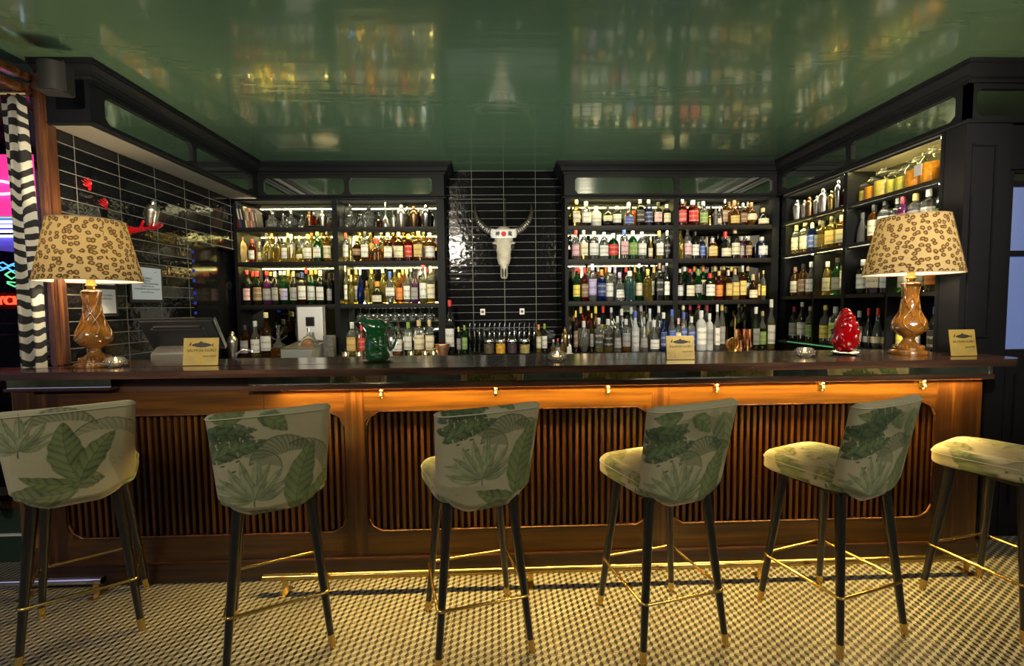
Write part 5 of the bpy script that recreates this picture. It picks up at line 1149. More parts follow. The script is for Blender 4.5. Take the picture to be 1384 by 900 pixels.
# ------------------------------------------------------------------ lamps
def table_lamp(x, y, label, rz):
    o = empty('table_lamp', (x, y, BT+.0005), rz, label, 'lamp', 'leopard print table lamps on the bar')
    prof = [(0, 0), (.088, 0), (.092, .012), (.088, .022), (.072, .028), (.074, .038), (.058, .050), (.034, .070), (.026, .085), (.030, .098), (.056, .115), (.078, .140), (.082, .158), (.074, .185), (.055, .225), (.040, .27), (.034, .32), (.034, .355), (.044, .392), (.046, .40), (.036, .408), (.020, .412), (.0, .412)]
    bm = lathe(bmesh.new(), prof, 40)
    mobj('lamp_base', bm, M['amberglaze'], o, smooth=60)
    w = bmesh.new()
    def pr(z):
        for (r0, z0), (r1, z1) in zip(prof, prof[1:]):
            if z0 <= z <= z1 and z1 > z0: return r0+(r1-r0)*(z-z0)/(z1-z0)
        return .03
    for k in range(6):
        for s in (-1, 1):
            pts = []
            for j in range(14):
                t = j/13; z = .13+.25*t; a = 2*PI*k/6+s*.9*math.sin(t*PI*1.6)*(1-.3*t)+t*.8
                r = pr(z)+.0015; pts.append((r*math.cos(a), r*math.sin(a), z))
            tube(w, pts, [.002+.0035*math.sin(PI*j/13) for j in range(14)], 6)
    for k in range(26):
        a = 2*PI*k/26; sphere(w, (.066*math.cos(a), .066*math.sin(a), .046), .006, u=8, v=5)
    mobj('leaf_carving', w, M['amberglaze'], o, smooth='all')
    mobj('brass_neck', lathe(bmesh.new(), [(.018, .41), (.018, .425), (.026, .432), (.020, .44), (.018, .47), (0, .47)], 20), M['brass'], o, smooth=50)
    sh = mobj('lamp_shade', lathe(bmesh.new(), [(.226, .455), (.160, .772)], 64), M['leopard'], o, smooth='all')
    for f in list(sh.data.polygons): pass
    b2 = bmesh.new(); b2.from_mesh(sh.data); bmesh.ops.delete(b2, geom=[f for f in b2.faces if len(f.verts) > 4], context='FACES'); b2.to_mesh(sh.data); b2.free()
    lining = mobj('shade_lining', lathe(bmesh.new(), [(.222, .456), (.1565, .771)], 64), M['lining'], sh, smooth='all'); b2 = bmesh.new(); b2.from_mesh(lining.data); bmesh.ops.delete(b2, geom=[f for f in b2.faces if len(f.verts) > 4], context='FACES'); b2.to_mesh(lining.data); b2.free()
    for zz, r in ((.455, .226), (.772, .160)):
        mobj('shade_trim', tube(bmesh.new(), [(r*math.cos(2*PI*k/48), r*math.sin(2*PI*k/48), zz) for k in range(49)], .0028, 6, cap=False), mat('trim_brown', (.25, .17, .09), .7), sh)
    w = bmesh.new(); 
    prism(w, [(0, 0), (.012, 0), (.012, .002), (0, .002)], 0, .326, 2)
    seam = mobj('shade_seam', w, mat('seam_brown', (.05, .03, .015), .8), sh); seam.location = ((.2265)*math.cos(R(-48)), .2265*math.sin(R(-48)), .456); 
    d = Vector((-.066*math.cos(R(-48)), -.066*math.sin(R(-48)), .316)); seam.rotation_euler = d.to_track_quat('Z', 'Y').to_euler()
    w = bmesh.new()
    for k in range(3): tube(w, [(0, 0, .755), (.157*math.cos(2*PI*k/3), .157*math.sin(2*PI*k/3), .768)], .002, 6)
    tube(w, [(0, 0, .47), (0, 0, .49)], .014, 12)
    mobj('shade_spider', w, M['brass'], o)
    mobj('light_bulb', sphere(bmesh.new(), (0, 0, .565), .038, .038, .045), M['bulb'], o, smooth='all')
    li = bpy.data.lights.new('bulb_light', 'POINT'); li.energy = LAMP_E; li.color = (1, .78, .46); li.shadow_soft_size = .06
    lo = bpy.data.objects.new('bulb_light', li); link(lo, o); lo.location = (0, 0, .63)
    return o
LAMP_E = 19
m_ = bpy.data.materials.new('white_shade_lining'); m_.use_nodes = True; nt_ = m_.node_tree; nt_.nodes.remove(nt_.nodes['Principled BSDF'])
d_ = nt_.nodes.new('ShaderNodeBsdfDiffuse'); t_ = nt_.nodes.new('ShaderNodeBsdfTranslucent'); x_ = nt_.nodes.new('ShaderNodeMixShader'); x_.inputs[0].default_value = .5
d_.inputs[0].default_value = (.9, .88, .8, 1); t_.inputs[0].default_value = (.9, .85, .7, 1)
nt_.links.new(d_.outputs[0], x_.inputs[1]); nt_.links.new(t_.outputs[0], x_.inputs[2]); nt_.links.new(x_.outputs[0], nt_.nodes['Material Output'].inputs['Surface']); M['lining'] = m_
table_lamp(-2.16, 2.545, 'left leopard print table lamp with carved amber base', R(150))
table_lamp(2.345, 2.56, 'right leopard print table lamp with carved amber base', 0)

# ------------------------------------------------------------------ things on the bar
def card(x, y, w_, h, rz, label, slant=0):
    o = empty('gold_card', (x, y, BT+.0005), rz, label, 'sign', 'gold cards standing on the bar')
    a = R(-8)
    f = mobj('card_face', B(-w_/2, w_/2, -.0015, .0015, 0.002, h, bev=.0008), M['gold'], o); f.rotation_euler = (a, 0, 0)
    mobj('acrylic_foot', B(-w_/2, w_/2, -.012, .05, 0, .003, bev=.001), M['glassclear'], o)
    k = w_/.15
    # fish drawing
    b = bmesh.new(); n = 22
    up_ = [(-.5+i/n, .02+.11*math.sin(PI*min(1, (i/n)*1.02))**.8+(.06 if 9 <= i <= 11 else 0)) for i in range(n+1)]
    lo_ = [(-.5+i/n, -.02-.10*math.sin(PI*min(1, (i/n)*1.02))**.9) for i in range(n+1)]
    pts = up_+[(.60, .10), (.56, 0), (.60, -.11)]+lo_[::-1]
    pts = [(x_*.085*k+.004, z_*.085*k+h*.74) for x_, z_ in pts]
    prism(b, pts, -.0022, -.0016, 1); fo = mobj('fish_drawing', b, M['ink'], f)
    b = bmesh.new(); prism(b, [(-.052*k, h*.72), (-.043*k, h*.73), (-.041*k, h*.86), (-.047*k, h*.80)], -.0022, -.0016, 1); mobj('bird_drawing', b, M['ink'], f)
    text('SALMON GURU', .0175*k, (.003, -.0018, h*.545), (PI/2, 0, 0), M['ink'], f, 'lettering', 1.0, ext=.0005)
    text('SANTOÑO', .0115*k, (.038*k, -.0018, h*.33), (PI/2, 0, 0), M['ink'], f, 'lettering', ext=.0005)
    text('reserva tu mesa', .0075*k, (.036*k, -.0018, h*.24), (PI/2, 0, 0), M['inkgrey'], f, 'lettering', ext=.0003)
    text('en la barra', .0065*k, (.038*k, -.0018, h*.175), (PI/2, 0, 0), M['inkgrey'], f, 'lettering', ext=.0003)
    b = bmesh.new(); tube(b, [(-.047*k+.017*k*math.cos(2*PI*j/20), -.0018, h*.22+.017*k*math.sin(2*PI*j/20)) for j in range(21)], .0006, 5, cap=False); sphere(b, (-.028*k, -.0018, h*.14), .003, .001, .003, 8, 5)
    mobj('round_stamp', b, M['inkgrey'], f)
card(-1.585, 2.505, .185, .148, 0, 'left gold card with fish drawing, right of the till')
card(.985, 2.45, .150, .130, R(-2), 'middle gold card with fish drawing, leaning beside the vodka bottles')
card(2.535, 2.425, .158, .145, R(4), 'right gold card with fish drawing, right of the right lamp')
def votive(x, y, label, r=.048):
    o = empty('candle_holder', (x, y, BT+.0005), 0, label, 'candle holder', 'cut glass candle holders on the bar')
    b = lathe(bmesh.new(), [(0, 0), (r*.62, 0), (r*.85, .010), (r, .026), (r*.92, .042), (r*.80, .050), (r*.74, .050), (r*.80, .040), (r*.84, .026), (r*.6, .010), (0, .008)], 18)
    mobj('glass_bowl', b, GM['clear'], o, smooth=12)
    w = bmesh.new()
    for i in range(16):
        for j, (z, rr) in enumerate(((.018, .94), (.032, .98))):
            a = 2*PI*(i+.5*j)/16; sphere(w, (r*rr*math.cos(a), r*rr*math.sin(a), z), .006, u=8, v=5)
    mobj('glass_studs', w, GM['clear'], o, smooth=20)
    mobj('wax', lathe(bmesh.new(), [(0, .011), (r*.45, .011), (r*.45, .022), (0, .021)], 16), M['cloth_white'], o)
    mobj('flame', lathe(bmesh.new(), [(0, .022), (.007, .029), (.005, .040), (0, .052)], 10), M['flame'], o, smooth='all')
votive(-2.02, 2.50, 'cut glass candle holder beside the left lamp base')
votive(.322, 2.48, 'cut glass candle holder near the middle of the bar')
votive(1.70, 2.50, 'cut glass candle holder left of the red glass ornament')
# green fish-shaped jug
j = empty('green_jug', (-.672, 2.60, BT+.0005), R(0), 'shiny dark green fish shaped jug on a glass saucer', 'jug')
mobj('saucer', lathe(bmesh.new(), [(0, 0), (.07, 0), (.085, .008), (.088, .008), (.08, .003), (0, .003)], 28), GM['clear'], j, smooth=50)
prof = [(0, .004), (.056, .004), (.066, .02), (.070, .06), (.067, .10), (.060, .13), (.058, .155), (.062, .185), (.060, .21), (.045, .228), (.038, .235), (.0, .228)]
bm = lathe(bmesh.new(), prof, 32)
for v in bm.verts:
    if v.co.z > .17:
        t = (v.co.z-.17)/.06; v.co.x += -.012*t+(-.030*t if v.co.x < -.02 else 0)
mobj('jug_body', bm, M['jug'], j, smooth='all')
w = bmesh.new()
for s in (-1, 1):
    sphere(w, (-.035, s*.045, .195), .016, .012, .016); 
for k in range(5): sphere(w, (-.02+.014*k, -.060+.004*abs(k-2), .07+.018*(k % 3)), .016, .012, .02)
tube(w, [(-.03, -.058, .14), (.0, -.068, .10), (.03, -.06, .06)], [.006, .014, .006], 8); tube(w, [(-.05, -.035, .05), (-.01, -.066, .04), (.04, -.05, .03)], [.006, .010, .005], 8)
tube(w, [(-.06, 0, .22), (-.085, 0, .228), (-.098, 0, .222)], [.018, .014, .010], 10)
mobj('fish_relief', w, M['jug'], j, smooth='all')
mobj('handle', tube(bmesh.new(), [(.045, 0, .205), (.085, 0, .20), (.108, 0, .16), (.104, 0, .11), (.085, 0, .075), (.058, 0, .06)], [.010, .010, .009, .009, .009, .012], 12), M['jug'], j, smooth='all')
# red lumpy glass ornament
j = empty('red_glass_vessel', (2.005, 2.60, BT+.0005), 0, 'knobbly shiny red glass vessel on a chrome dish', 'ornament')
mobj('chrome_dish', lathe(bmesh.new(), [(0, 0), (.05, 0), (.08, .012), (.082, .010), (.055, -.0), (0, .0)], 28), M['chrome'], j, smooth=50)
bm = lathe(bmesh.new(), [(0, .013), (.036, .014), (.056, .04), (.066, .085), (.064, .125), (.056, .16), (.045, .19), (.038, .215), (.028, .245), (.012, .262), (0, .265)], 32)
for v in bm.verts:
    a = math.atan2(v.co.y, v.co.x); b_ = 1+.09*math.sin(a*4+v.co.z*50)+.07*math.sin(a*3-v.co.z*80+1)
    v.co.x *= b_; v.co.y *= b_
w = bm; rr = random.Random(5)
for k in range(26):
    a = rr.uniform(0, 2*PI); z = rr.uniform(.03, .22); r = .058 if z < .15 else .046 if z < .19 else .034
    sphere(w, (r*math.cos(a), r*math.sin(a), z), rr.uniform(.012, .02))
sphere(w, (-.008, -.028, .228), .022, .02, .014); sphere(w, (-.012, -.036, .206), .022, .016, .012)
mobj('glass_body', w, M['redglass'], j, smooth='all')

# ------------------------------------------------------------------ stools with tropical leaf print
PX = .0026
def paint(W, H, ops, x0, z0):
    """W,H metres; returns float array [nz,nx,3] of linear base colours"""
    nx, nz = int(W/PX)+1, int(H/PX)+1
    X, Z = np.meshgrid(x0+np.arange(nx)*PX, z0+np.arange(nz)*PX)
    rng = np.random.default_rng(2)
    base = np.array([.40, .365, .225]); img = np.ones((nz, nx, 3))*base
    img *= (1+.05*np.sin(X*900)[..., None]*np.sin(Z*900)[..., None])
    def blend(mask, col):
        nonlocal img; img = img*(1-mask[..., None])+col*mask[..., None]
    for op in ops:
        kind = op[0]
        if kind == 'leaf':
            _, bx, bz, tx, tz, wd, bend, dark, light, nv = op
            ax = np.array([tx-bx, tz-bz]); L = np.hypot(*ax); u = ax/L; nrm = np.array([-u[1], u[0]])
            t = ((X-bx)*u[0]+(Z-bz)*u[1])/L; o = (X-bx)*nrm[0]+(Z-bz)*nrm[1]-bend*4*t*(1-t)*L
            tc = np.clip(t, 0, 1); prof = 1.22*wd*np.sin(PI*tc**.85)**.8*(1+.05*np.sin(tc*nv*6))
            q = np.abs(o)/np.maximum(prof, 1e-5)
            m = ((t > 0) & (t < 1) & (q < 1)).astype(float)
            if nv == 6: m *= 1-(((t*5.5+.4*(o > 0)) % 1 < .10) & (q > .30))
            m *= 1.; m *= np.clip((1-q)*prof/PX, 0, 1)
            big = nv >= 4; fq = 95 if big else 40; ve = 1-np.abs(np.sin(t*L*fq-np.abs(o)*fq*.9+.5*np.sin(t*9)))**(5 if big else 8)*(.75 if big else .35); ve = np.clip(ve-.25*np.clip(q-.5, 0, 1)+.10*np.sin(t*L*700-np.abs(o)*600)+.22*np.sin(X*61+1)*np.sin(Z*53)-(.0 if big else .55*np.clip(.55-t, 0, 1)), 0, 1); sh = .18+.55*ve+.22*(o > 0)-.22*q
            sh = np.clip(sh, 0, 1)[..., None]
            col = np.array(dark)*(1-sh)+np.array(light)*sh
            mid = np.clip(1-np.abs(o)/(PX*.9), 0, 1)[..., None]; col = col*(1-.75*mid)+np.array(dark)*.5*.75*mid
            edge = np.clip(1-np.abs(q-1)*prof/(PX*1.1), 0, 1)[..., None]; col = col*(1-.55*edge)+np.array(dark)*.6*.55*edge
            blend(m*.95, col)
        elif kind == 'fan':
            _, cx, cz, r, a0, a1, n, col, al = op
            d = np.hypot(X-cx, Z-cz); a = np.degrees(np.arctan2(Z-cz, X-cx)); am = (a-a0) % 360; span = (a1-a0) % 360 or 360
            m = ((am < span) & (d < r*(1-.04*np.abs(np.sin(a*n/2)))))
            st = .5+.5*np.sin(np.radians(a)*n*4); m = m*al*(.35+.65*st)*np.clip(1.25-d/r, 0, 1)
            blend(np.clip(m, 0, 1), np.array(col))
        elif kind == 'arc':
            # arching palm frond: fringe hanging from an arc
            _, cx, cz, r, a0, a1, ln, col, al = op
            d = np.hypot(X-cx, Z-cz); a = np.degrees(np.arctan2(Z-cz, X-cx)); am = (a-a0) % 360; span = (a1-a0) % 360
            inner = (am < span) & (d < r) & (d > r-ln*np.sin(np.clip(am/span, 0, 1)*PI)**.6)
            st = .5+.5*np.sin(am*.62+(r-d)*190)
            blend(inner*al*(.45+.55*st), np.array(col)*(.7+.5*st[..., None]))
            rib = (am < span) & (np.abs(d-r) < PX*.9); blend(rib*.6, np.array(col)*.45)
        elif kind == 'banana':
            _, cx, cz, ln, ht, rot, dark, light = op
            c, s = math.cos(rot), math.sin(rot); u = ((X-cx)*c+(Z-cz)*s)/ln; v = (-(X-cx)*s+(Z-cz)*c)/ht
            jag = .10*np.sin(u*17+np.sin(u*5)*2)+.06*np.sin(u*41+1); q = np.abs(v)-jag*(np.abs(v) > .3)
            notch = ((u*4.5+.35*np.sign(v)) % 1 < .13) & (np.abs(v) > .35)
            m = ((np.abs(u) < 1) & (q < np.sqrt(np.clip(1-u*u, 0, 1))) & ~notch).astype(float)
            st = .5+.5*np.sin(u*60+np.abs(v)*4)*np.cos(u*23); col = np.array(dark)*(1-.55*st[..., None])+np.array(light)*.55*st[..., None]
            mid = np.clip(1-np.abs(v)*ht/(PX*.9), 0, 1)[..., None]; col = col*(1-mid*.6)+np.array(light)*mid*.6
            blend(m*.96, col)
    return img
DG, LG = (.022, .045, .012), (.19, .24, .085)
MG, PG = (.045, .078, .024), (.25, .28, .12)
BD, BL = (.010, .024, .010), (.09, .14, .055)
def agave(ax, az, s=1.):
    ops = []
    for (dx, dz, w_, b) in ((-.145, .03, .017, .08), (-.15, .065, .018, -.06), (-.12, .10, .018, .05), (-.085, .135, .017, .05), (.105, .035, .017, -.06), (.125, .07, .017, .06), (.10, .125, .014, -.04), (.06, .15, .014, .04), (-.045, .165, .016, .03), (.01, .175, .017, -.02), (-.03, .09, .017, -.05), (.04, .085, .016, .06)):
        ops.append(('leaf', ax, az, ax+dx*s, az+dz*s, w_*s, b, DG, (.36, .40, .22), 3))
    for (dx, dz) in ((-.075, .12), (-.11, .145), (-.06, .16)): ops.append(('leaf', ax+dx*s, az+dz*s, ax+dx*s+.02, az+dz*s+.004, .004, 0, DG, MG, 2))
    ops.append(('leaf', ax-.002, az-.035, ax+.002, az+.01, .003, .1, DG, DG, 1)); return ops
def comp(ax, az, rich=1):
    o = [('fan', ax-.10, az-.02, .135, 175, 355, 20, (.20, .19, .09), .65),
         ('arc', ax+.10, az+.13, .115, 20, 175, .075, MG, .75), ('arc', ax+.02, az+.12, .075, 0, 130, .06, (.12, .16, .07), .8), ('arc', ax+.17, az+.12, .10, -40, 120, .06, MG, .6),
         ('leaf', ax-.18, az+.235, ax+.02, az+.275, .030, .10, BD, (.13, .19, .085), 6), ('leaf', ax-.175, az+.275, ax+.01, az+.245, .024, .05, BD, BL, 6), ('leaf', ax-.185, az+.20, ax+.05, az+.235, .030, -.05, BD, (.10, .155, .06), 6), ('leaf', ax-.16, az+.155, ax+.04, az+.215, .027, .08, BD, (.16, .23, .09), 6),
         ('leaf', ax+.02, az+.33, ax+.12, az+.26, .03, .1, MG, LG, 4), ('leaf', ax-.02, az+.345, ax-.14, az+.335, .025, .1, MG, LG, 4)]
    o += agave(ax, az)
    cx, cz = ax+.135, az-.09
    o += [('leaf', cx, cz, cx+.075, cz+.30, .042, .06, MG, LG, 5), ('leaf', cx+.01, cz+.01, cx+.14, cz+.19, .03, -.08, MG, LG, 5), ('leaf', cx, cz, cx-.165, cz+.045, .026, .10, DG, LG, 5), ('leaf', cx-.02, cz-.03, cx-.16, cz-.06, .035, .05, MG, PG, 4)]
    return o
def ptn(kind, w2):
    if kind == 1:
        cx, cz = .022, .705
        return [('fan', .115, .78, .15, -75, 80, 22, (.20, .17, .06), .7), ('arc', .12, .83, .13, -10, 150, .05, MG, .5), ('arc', -.02, .90, .12, 20, 160, .05, MG, .7)]+agave(-.14, .865, .85)+[
            ('leaf', -.02, .66, -.19, .69, .052, .1, DG, PG, 5), ('leaf', cx, cz-.02, cx-.12, cz-.03, .028, .1, MG, PG, 4), ('leaf', cx-.01, cz-.02, .10, .71, .034, .22, DG, PG, 5),
            ('leaf', cx, cz, cx-.175, cz+.055, .024, .10, DG, LG, 5), ('leaf', cx, cz, -.01, cz+.26, .047, .06, DG, LG, 5), ('leaf', cx, cz, .145, cz+.20, .034, .06, DG, LG, 5)]
    c = {2: (-.065, .675), 3: (-.035, .745), 4: (-.07, .645), 5: (-.075, .64), 6: (.04, .66)}[kind]
    o = comp(*c)
    if kind in (4, 5):
        o = [('fan', -.01, .98, .10, 190, 350, 18, DG, .8), ('fan', .12, .92, .11, 120, 420, 16, MG, .7), ('leaf', .11, .98, .13, .80, .055, .05, MG, PG, 4), ('leaf', -.19, .86, -.06, .95, .03, .05, DG, LG, 4), ('leaf', .20, .80, .205, .93, .02, 0, BD, BL, 3)]+o
        if kind == 5: o += [('leaf', -.20, .885, -.02, .955, .032, .1, BD, BL, 6), ('leaf', -.19, .93, .02, .97, .030, .08, BD, BL, 6)]
        o += [('leaf', .33, .66, .25, .73, .03, .05, MG, LG, 4), ('leaf', -.30, .66, -.24, .74, .035, .05, DG, (.40, .38, .14), 4), ('leaf', -.36, .66, -.40, .74, .03, .05, DG, (.40, .38, .14), 4)]
    return o
def set_colors(me, cols):
    at = me.color_attributes.new('print', 'FLOAT_COLOR', 'POINT')
    a = np.ones((len(me.vertices), 4), dtype=np.float32); a[:, :3] = cols; at.data.foreach_set('color', a.ravel())
m_fab, nt, b = nmat('leaf_print_velvet')
vc = nt.nodes.new('ShaderNodeVertexColor'); vc.layer_name = 'print'; nt.links.new(vc.outputs['Color'], b.inputs['Base Color'])
b.inputs['Roughness'].default_value = .75; b.inputs['Sheen Weight'].default_value = .08; b.inputs['Sheen Roughness'].default_value = .5
n = nt.nodes.new('ShaderNodeTexNoise'); n.inputs['Scale'].default_value = 14; n.inputs['Detail'].default_value = 2
nt.links.new(objco(nt), n.inputs['Vector']); bpn = nt.nodes.new('ShaderNodeBump'); bpn.inputs['Strength'].default_value = .5; bpn.inputs['Distance'].default_value = .012
nt.links.new(n.outputs['Fac'], bpn.inputs['Height']); nt.links.new(bpn.outputs['Normal'], b.inputs['Normal'])
M['fabric'] = m_fab

def grid_obj(name, P, cols, parent, closed_u=False):
    """P [a,b,3] grid of points (b = closed loop when closed_u)"""
    na, nb = P.shape[:2]; me = bpy.data.meshes.new(name)
    idx = np.arange(na*nb).reshape(na, nb)
    if closed_u: nxt = np.roll(idx, -1, axis=1); A = idx[:-1]; Bq = nxt[:-1]; Cq = nxt[1:]; D = idx[1:]
    else: A = idx[:-1, :-1]; Bq = idx[:-1, 1:]; Cq = idx[1:, 1:]; D = idx[1:, :-1]
    F_ = np.stack([A, Bq, Cq, D], -1).reshape(-1, 4)
    nf = len(F_); extra = []
    if closed_u: extra = [idx[0][::-1], idx[-1]]
    me.vertices.add(na*nb); me.vertices.foreach_set('co', P.reshape(-1).astype(np.float32))
    loops = np.concatenate([F_.ravel()]+[e for e in extra]); starts = list(range(0, nf*4, 4)); tot = nf*4
    for e in extra: starts.append(tot); tot += len(e)
    me.loops.add(tot); me.loops.foreach_set('vertex_index', loops.astype(np.int32))
    me.polygons.add(len(starts)); me.polygons.foreach_set('loop_start', np.array(starts, dtype=np.int32))
    me.update(calc_edges=True); me.validate()
    me.polygons.foreach_set('use_smooth', np.ones(len(me.polygons), dtype=bool))
    set_colors(me, cols.reshape(-1, 3)); me.materials.append(M['fabric'])
    o = bpy.data.objects.new(name, me); link(o, parent); return o
def sstep(x): x = np.clip(x, 0, 1); return x*x*(3-2*x)

def backrest(parent, kind):
    TH = .045
    ns, nv = 340, 150; ntop, ninner = 12, 30
    svals = np.linspace(-1, 1, ns)
    def plan(s, v):
        """s in -1..1 along the U, v 0..1 height -> x,y outward normal; arrays"""
        W = .190+.022*v; r = .035+.015*(1-v); E = .21*(1-sstep(v/.31))+.010
        L0 = W-r; La = r*PI/2; L = L0+La+E; q = np.abs(s)*L; sg = np.sign(s)
        x = np.where(q < L0, q, np.where(q < L0+La, L0+r*np.sin((q-L0)/r), W)); y = np.where(q < L0, 0, np.where(q < L0+La, r-r*np.cos((q-L0)/r), r+q-L0-La))
        nxn = np.where(q < L0, 0, np.where(q < L0+La, np.sin((q-L0)/r), 1)); nyn = np.where(q < L0, -1, np.where(q < L0+La, -np.cos((q-L0)/r), 0))
        bow = .018*(1-(x/W)**2)
        return sg*x, y-bow, sg*nxn, nyn, q*sg
    zb = lambda x, y: .606+.048*sstep((np.abs(x)-.07)/.12)-.004*sstep(y/.2)
    vs = np.linspace(0, 1, nv); S_, V_ = np.meshgrid(svals, vs)
    x, y, nx_, ny_, arc = plan(S_, V_)
    # height of the rim falls along the wings
    top = 1.005-.0*V_
    z = zb(x, y)+(top-zb(x, y))*V_
    lean = -.055*V_
    tuck = .05*(1-sstep(V_/.10))                      # lower edge tucks under
    Px = x-nx_*tuck*.5; Py = y+lean-.170-ny_*tuck*.5; Pz = z
    outer = np.stack([Px, Py, Pz], -1)
    # rounded top and inner skin
    TE = TH*np.sqrt(np.clip(1.03-np.abs(svals)**10, 0, 1))[None, :]
    xt, yt, nxt_, nyt_, at_ = [a[-1:] for a in (x, y, nx_, ny_, arc)]
    rings = []; arcs = []
    for k in range(1, ntop+1):
        a = PI*k/ntop; off = TE/2*(1-math.cos(a)); rise = TE/2*math.sin(a)*.8
        rings.append(np.stack([xt-nxt_*off, yt-.055-.170-nyt_*off, 1.005+rise+0*xt], -1)); arcs.append(at_)
    Vi = np.linspace(1, .0, ninner); Si, Vg = np.meshgrid(svals, Vi); xi, yi, nxi, nyi, ai = plan(Si, Vg)
    zi = zb(xi, yi)+.004+(1.005-zb(xi, yi)-.004)*Vg
    inner = np.stack([xi-nxi*TE, yi-.055*Vg-.170-nyi*TE, zi], -1)
    P = np.concatenate([outer]+rings+[inner[1:]], 0)
    # loop the profile: transpose so each s is one closed loop
    A = np.concatenate([arc]+arcs+[ai[1:]], 0); Zc = P[..., 2]
    img = paint(1.1, .5, ptn(kind, 0), -.55, .58)
    ix = np.clip(((A+.55)/PX).astype(int), 0, img.shape[1]-1); iz = np.clip(((Zc-.58)/PX).astype(int), 0, img.shape[0]-1)
    cols = img[iz, ix]
    o = grid_obj('backrest', P.transpose(1, 0, 2), cols.transpose(1, 0, 2), parent, closed_u=True)
    # piping along the top seam
    me = bmesh.new(); pts = [(float(a), float(b_), 1.004) for a, b_ in zip(P[nv-1, ::6, 0], P[nv-1, ::6, 1]-.001)]
    tube(me, pts, .0028, 6); pp = mobj('piping', me, M['piping'], o, smooth='all')
    return o
def seat(parent, kind):
    W, Y0, Y1, ZB_, ZT_ = .192, -.165, .225, .640, .728
    nu, nv = 90, 110
    img = paint(.7, .7, agave(.35+(kind*.07 % .15)-.05, .30)+agave(.16, .12)+agave(.55, .16)+[('leaf', .2, .40, .35, .62, .035, .05, DG, (.34, .32, .12), 5), ('leaf', .5, .30, .42, .52, .04, .05, MG, (.34, .32, .13), 5), ('leaf', .05, .30, .20, .48, .04, .05, MG, PG, 5), ('leaf', .66, .25, .55, .45, .04, .05, MG, PG, 5), ('leaf', .03, .05, .12, .24, .035, .05, MG, PG, 5), ('fan', .30, .10, .13, 0, 180, 18, (.30, .27, .12), .6)], 0, 0)
    u = np.linspace(0, 2*PI, nu*4, endpoint=False)
    def ring(inset, z):
        hw, hl = W-inset, (Y1-Y0)/2-inset; rr = max(.002, .055-inset)
        n_ = 5.5; c, s = np.cos(u), np.sin(u)
        x = hw*np.sign(c)*np.abs(c)**(2/n_); y = hl*np.sign(s)*np.abs(s)**(2/n_)
        zz = z+.0*x
        return np.stack([x, (Y0+Y1)/2+y, zz], -1)
    rs = []
    for k in range(8): a = PI/2*k/8; rs.append(ring(.03*(1-math.sin(a)), ZB_+.02*(1-math.cos(a))))
    for k in range(10): rs.append(ring(0, ZB_+.02+(ZT_-.03-ZB_-.02)*k/9))
    for k in range(1, 10): a = PI/2*k/9; rs.append(ring(.035*(1-math.cos(a)), ZT_-.03+.03*math.sin(a)))
    top = rs[-1]; cen = np.array([0, (Y0+Y1)/2, ZT_])
    for k in range(1, 46):
        t = k/46; r = cen+(top-cen)*(1-t); r[:, 2] = ZT_+.028*(1-(1-t)**2); rs.append(r)
    P = np.stack(rs, 0)
    uu = P[..., 0]+.35+np.sign(P[..., 0])*(ZT_-np.minimum(P[..., 2], ZT_)); vv = P[..., 1]+.33
    cols = img[np.clip((vv/PX).astype(int), 0, img.shape[0]-1), np.clip((uu/PX).astype(int), 0, img.shape[1]-1)]
    # closed loops along u
    na, nb = P.shape[:2]
    o = grid_obj('seat', P, cols, parent, closed_u=True)
    pts = [tuple(p) for p in rs[17][::6]]; pts.append(pts[0])
    w = bmesh.new(); tube(w, [(p[0]*1.004, p[1]*1.004, p[2]) for p in pts], .0026, 6, cap=False); mobj('piping', w, M['piping'], o, smooth='all')
    return o
M['piping'] = mat('cream_piping', (.48, .46, .33), .7)

def stool(x, y, deg, kind, label, twist=0):
    o = empty('bar_stool', (x, y, 0), R(deg), label, 'bar stool', 'leaf print bar stools along the bar')
    st = seat(o, kind); bk_ = backrest(o, kind)
    if twist: st.rotation_euler = (0, 0, R(twist)); bk_.rotation_euler = (0, 0, R(twist))
    mobj('seat_plate', B(-.15, .15, -.15, .17, .625, .645, bev=.004), M['leg'], o)
    fx, tx = .19, .128
    def at(sx, sy, z):
        t = z/.64; return (sx*(fx+(tx-fx)*t), sy*(fx+(tx-fx)*t), z)
    for sx, sy in ((-1, -1), (1, -1), (-1, 1), (1, 1)):
        lg = mobj('leg', tube(bmesh.new(), [at(sx, sy, .055), at(sx, sy, .638)], [.0135, .021], 16), M['leg'], o, smooth=50)
        mobj('brass_tip', tube(bmesh.new(), [at(sx, sy, .0), at(sx, sy, .056)], [.0125, .0142], 16), M['brass'], lg, smooth=50)
    zr = .235; k = at(1, 1, zr)[0]+.016; rr = .022; pts = []
    for cx, cy, a0 in ((k-rr, k-rr, 0), (-k+rr, k-rr, 90), (-k+rr, -k+rr, 180), (k-rr, -k+rr, 270)):
        for j in range(6): a = R(a0+90*j/5); pts.append((cx+rr*math.cos(a), cy+rr*math.sin(a), zr))
    pts.append(pts[0]); mobj('foot_ring', tube(bmesh.new(), pts, .0065, 10, cap=False), M['brass'], o, smooth=60)
    return o
stool(-1.835, 2.05, 34, 1, 'leftmost leaf print stool, broad leaves centred on its back')
stool(-.95, 1.95, 25, 2, 'leaf print stool second from left, dark banana leaf top left')
stool(-.107, 1.93, 14, 3, 'leaf print stool third from left, agave plant centred on its back', twist=8)
stool(.69, 1.93, 13, 4, 'leaf print stool fourth from left, round leaf at the top', twist=7)
stool(1.456, 1.938, 17, 5, 'leaf print stool fifth from left, large dark leaves on its back', twist=6)
stool(2.275, 1.965, 12, 6, 'rightmost leaf print stool, cut off by the right photo edge', twist=16)

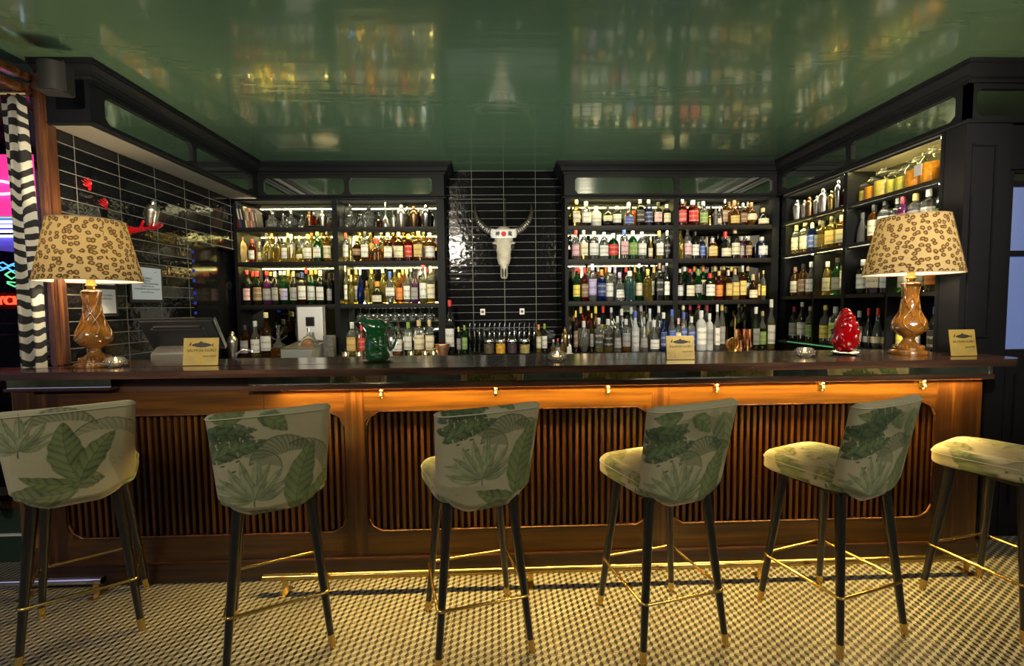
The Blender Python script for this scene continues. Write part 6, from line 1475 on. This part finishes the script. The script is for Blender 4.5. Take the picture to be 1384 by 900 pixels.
# ------------------------------------------------------------------ rear of the room: what gets mirrored, and the lights
def globe(x, y, z, r, e, col, label):  # unseen globe lamps added behind the camera to give discrete reflections
    o = empty('added_globe_lamp', (x, y, z), 0, label, 'lamp', 'globe lamps added behind the camera')
    mobj('globe', sphere(bmesh.new(), (0, 0, 0), r), mat('globe_glow', (1, .9, .7), .5, emit=col, es=e), o, smooth='all')
    mobj('stem', tube(bmesh.new(), [(0, 0, r), (0, 0, CH-z)], .006, 8), M['brass'], o)
globe(-1.6, -1.4, 2.1, .13, 9, (1, .80, .5), 'left hanging globe lamp added in the room behind')
globe(1.9, -1.2, 2.1, .13, 9, (1, .75, .4), 'right hanging globe lamp added in the room behind')
def area(name, loc, rot, sx_, sy_, e, col):
    l = bpy.data.lights.new(name, 'AREA'); l.shape = 'RECTANGLE'; l.size = sx_; l.size_y = sy_; l.energy = e; l.color = col
    o = bpy.data.objects.new(name, l); COL.objects.link(o); o.location = loc; o.rotation_euler = rot; return o
area('room_fill_light', (-2.3, -.5, 2.66), (R(18), R(-14), 0), 1.1, 1.0, 54, (1, .93, .78))  # pair of soft fill lights added behind the camera, without any fitting
area('room_fill_light', (2.3, -.5, 2.66), (R(18), R(14), 0), 1.1, 1.0, 54, (1, .93, .78))
area('left_area_light', (-3.9, .5, 1.8), (0, R(-90), 0), 1.6, 2.0, 6, (.6, .55, 1.))  # unseen violet area light at the left, no window built here
area('bar_ceiling_wash', (0, 3.2, 1.0), (PI, 0, 0), 3.2, .5, 27, (.95, 1., .85))  # added upward light without a fitting, gives the ceiling its glow
def spotlight(x, y, z, tgt, e, label):  # unseen spotlights, fixtures included, added to light the bottles from the front
    o = empty('added_spotlight', (x, y, z), 0, label, 'spotlight', 'spotlights added out of view'); d = (Vector(tgt)-Vector((x, y, z)))
    q = d.to_track_quat('-Z', 'Y').to_euler()
    c = mobj('can', lathe(bmesh.new(), [(.03, .12), (.045, .10), (.05, 0), (.046, 0), (.04, .09), (0, .10)], 20), M['plasticblack'], o, smooth=40); c.rotation_euler = q
    mobj('ceiling_stem', tube(bmesh.new(), [(0, 0, .08), (0, 0, CH-z)], .008, 8), M['plasticblack'], o)
    l = bpy.data.lights.new('spot', 'SPOT'); l.energy = e; l.color = (1, .88, .68); l.spot_size = R(50); l.spot_blend = .5; l.shadow_soft_size = .04
    lo = bpy.data.objects.new('spot', l); link(lo, o); lo.rotation_euler = q
spotlight(-.9, -.3, 2.55, (-1.5, 4.4, 1.65), 330, 'left black spotlight added out of view to light the shelves')
spotlight(1.7, -.3, 2.55, (1.7, 4.4, 1.65), 380, 'right black spotlight added out of view to light the shelves')
spotlight(1.5, .3, 2.55, (2.7, 3.4, 1.65), 240, 'middle black spotlight added out of view to light the side shelves')
W_ = bpy.data.worlds.new('world'); S.world = W_; W_.use_nodes = True
W_.node_tree.nodes['Background'].inputs[0].default_value = (.5, .6, .8, 1); W_.node_tree.nodes['Background'].inputs[1].default_value = .05

vs_ = S.view_settings; vs_.view_transform = 'Standard'; vs_.look = 'None'; vs_.gamma = 1; vs_.exposure = .3; vs_.use_curve_mapping = False
cy = S.cycles
cy.max_bounces = 9; cy.diffuse_bounces = 3; cy.glossy_bounces = 4; cy.transmission_bounces = 8; cy.transparent_max_bounces = 8
cy.caustics_reflective = False; cy.caustics_refractive = False; cy.sample_clamp_indirect = 4; cy.use_denoising = True
try: cy.denoiser = 'OPENIMAGEDENOISE'
except Exception: pass
cy.use_light_tree = True
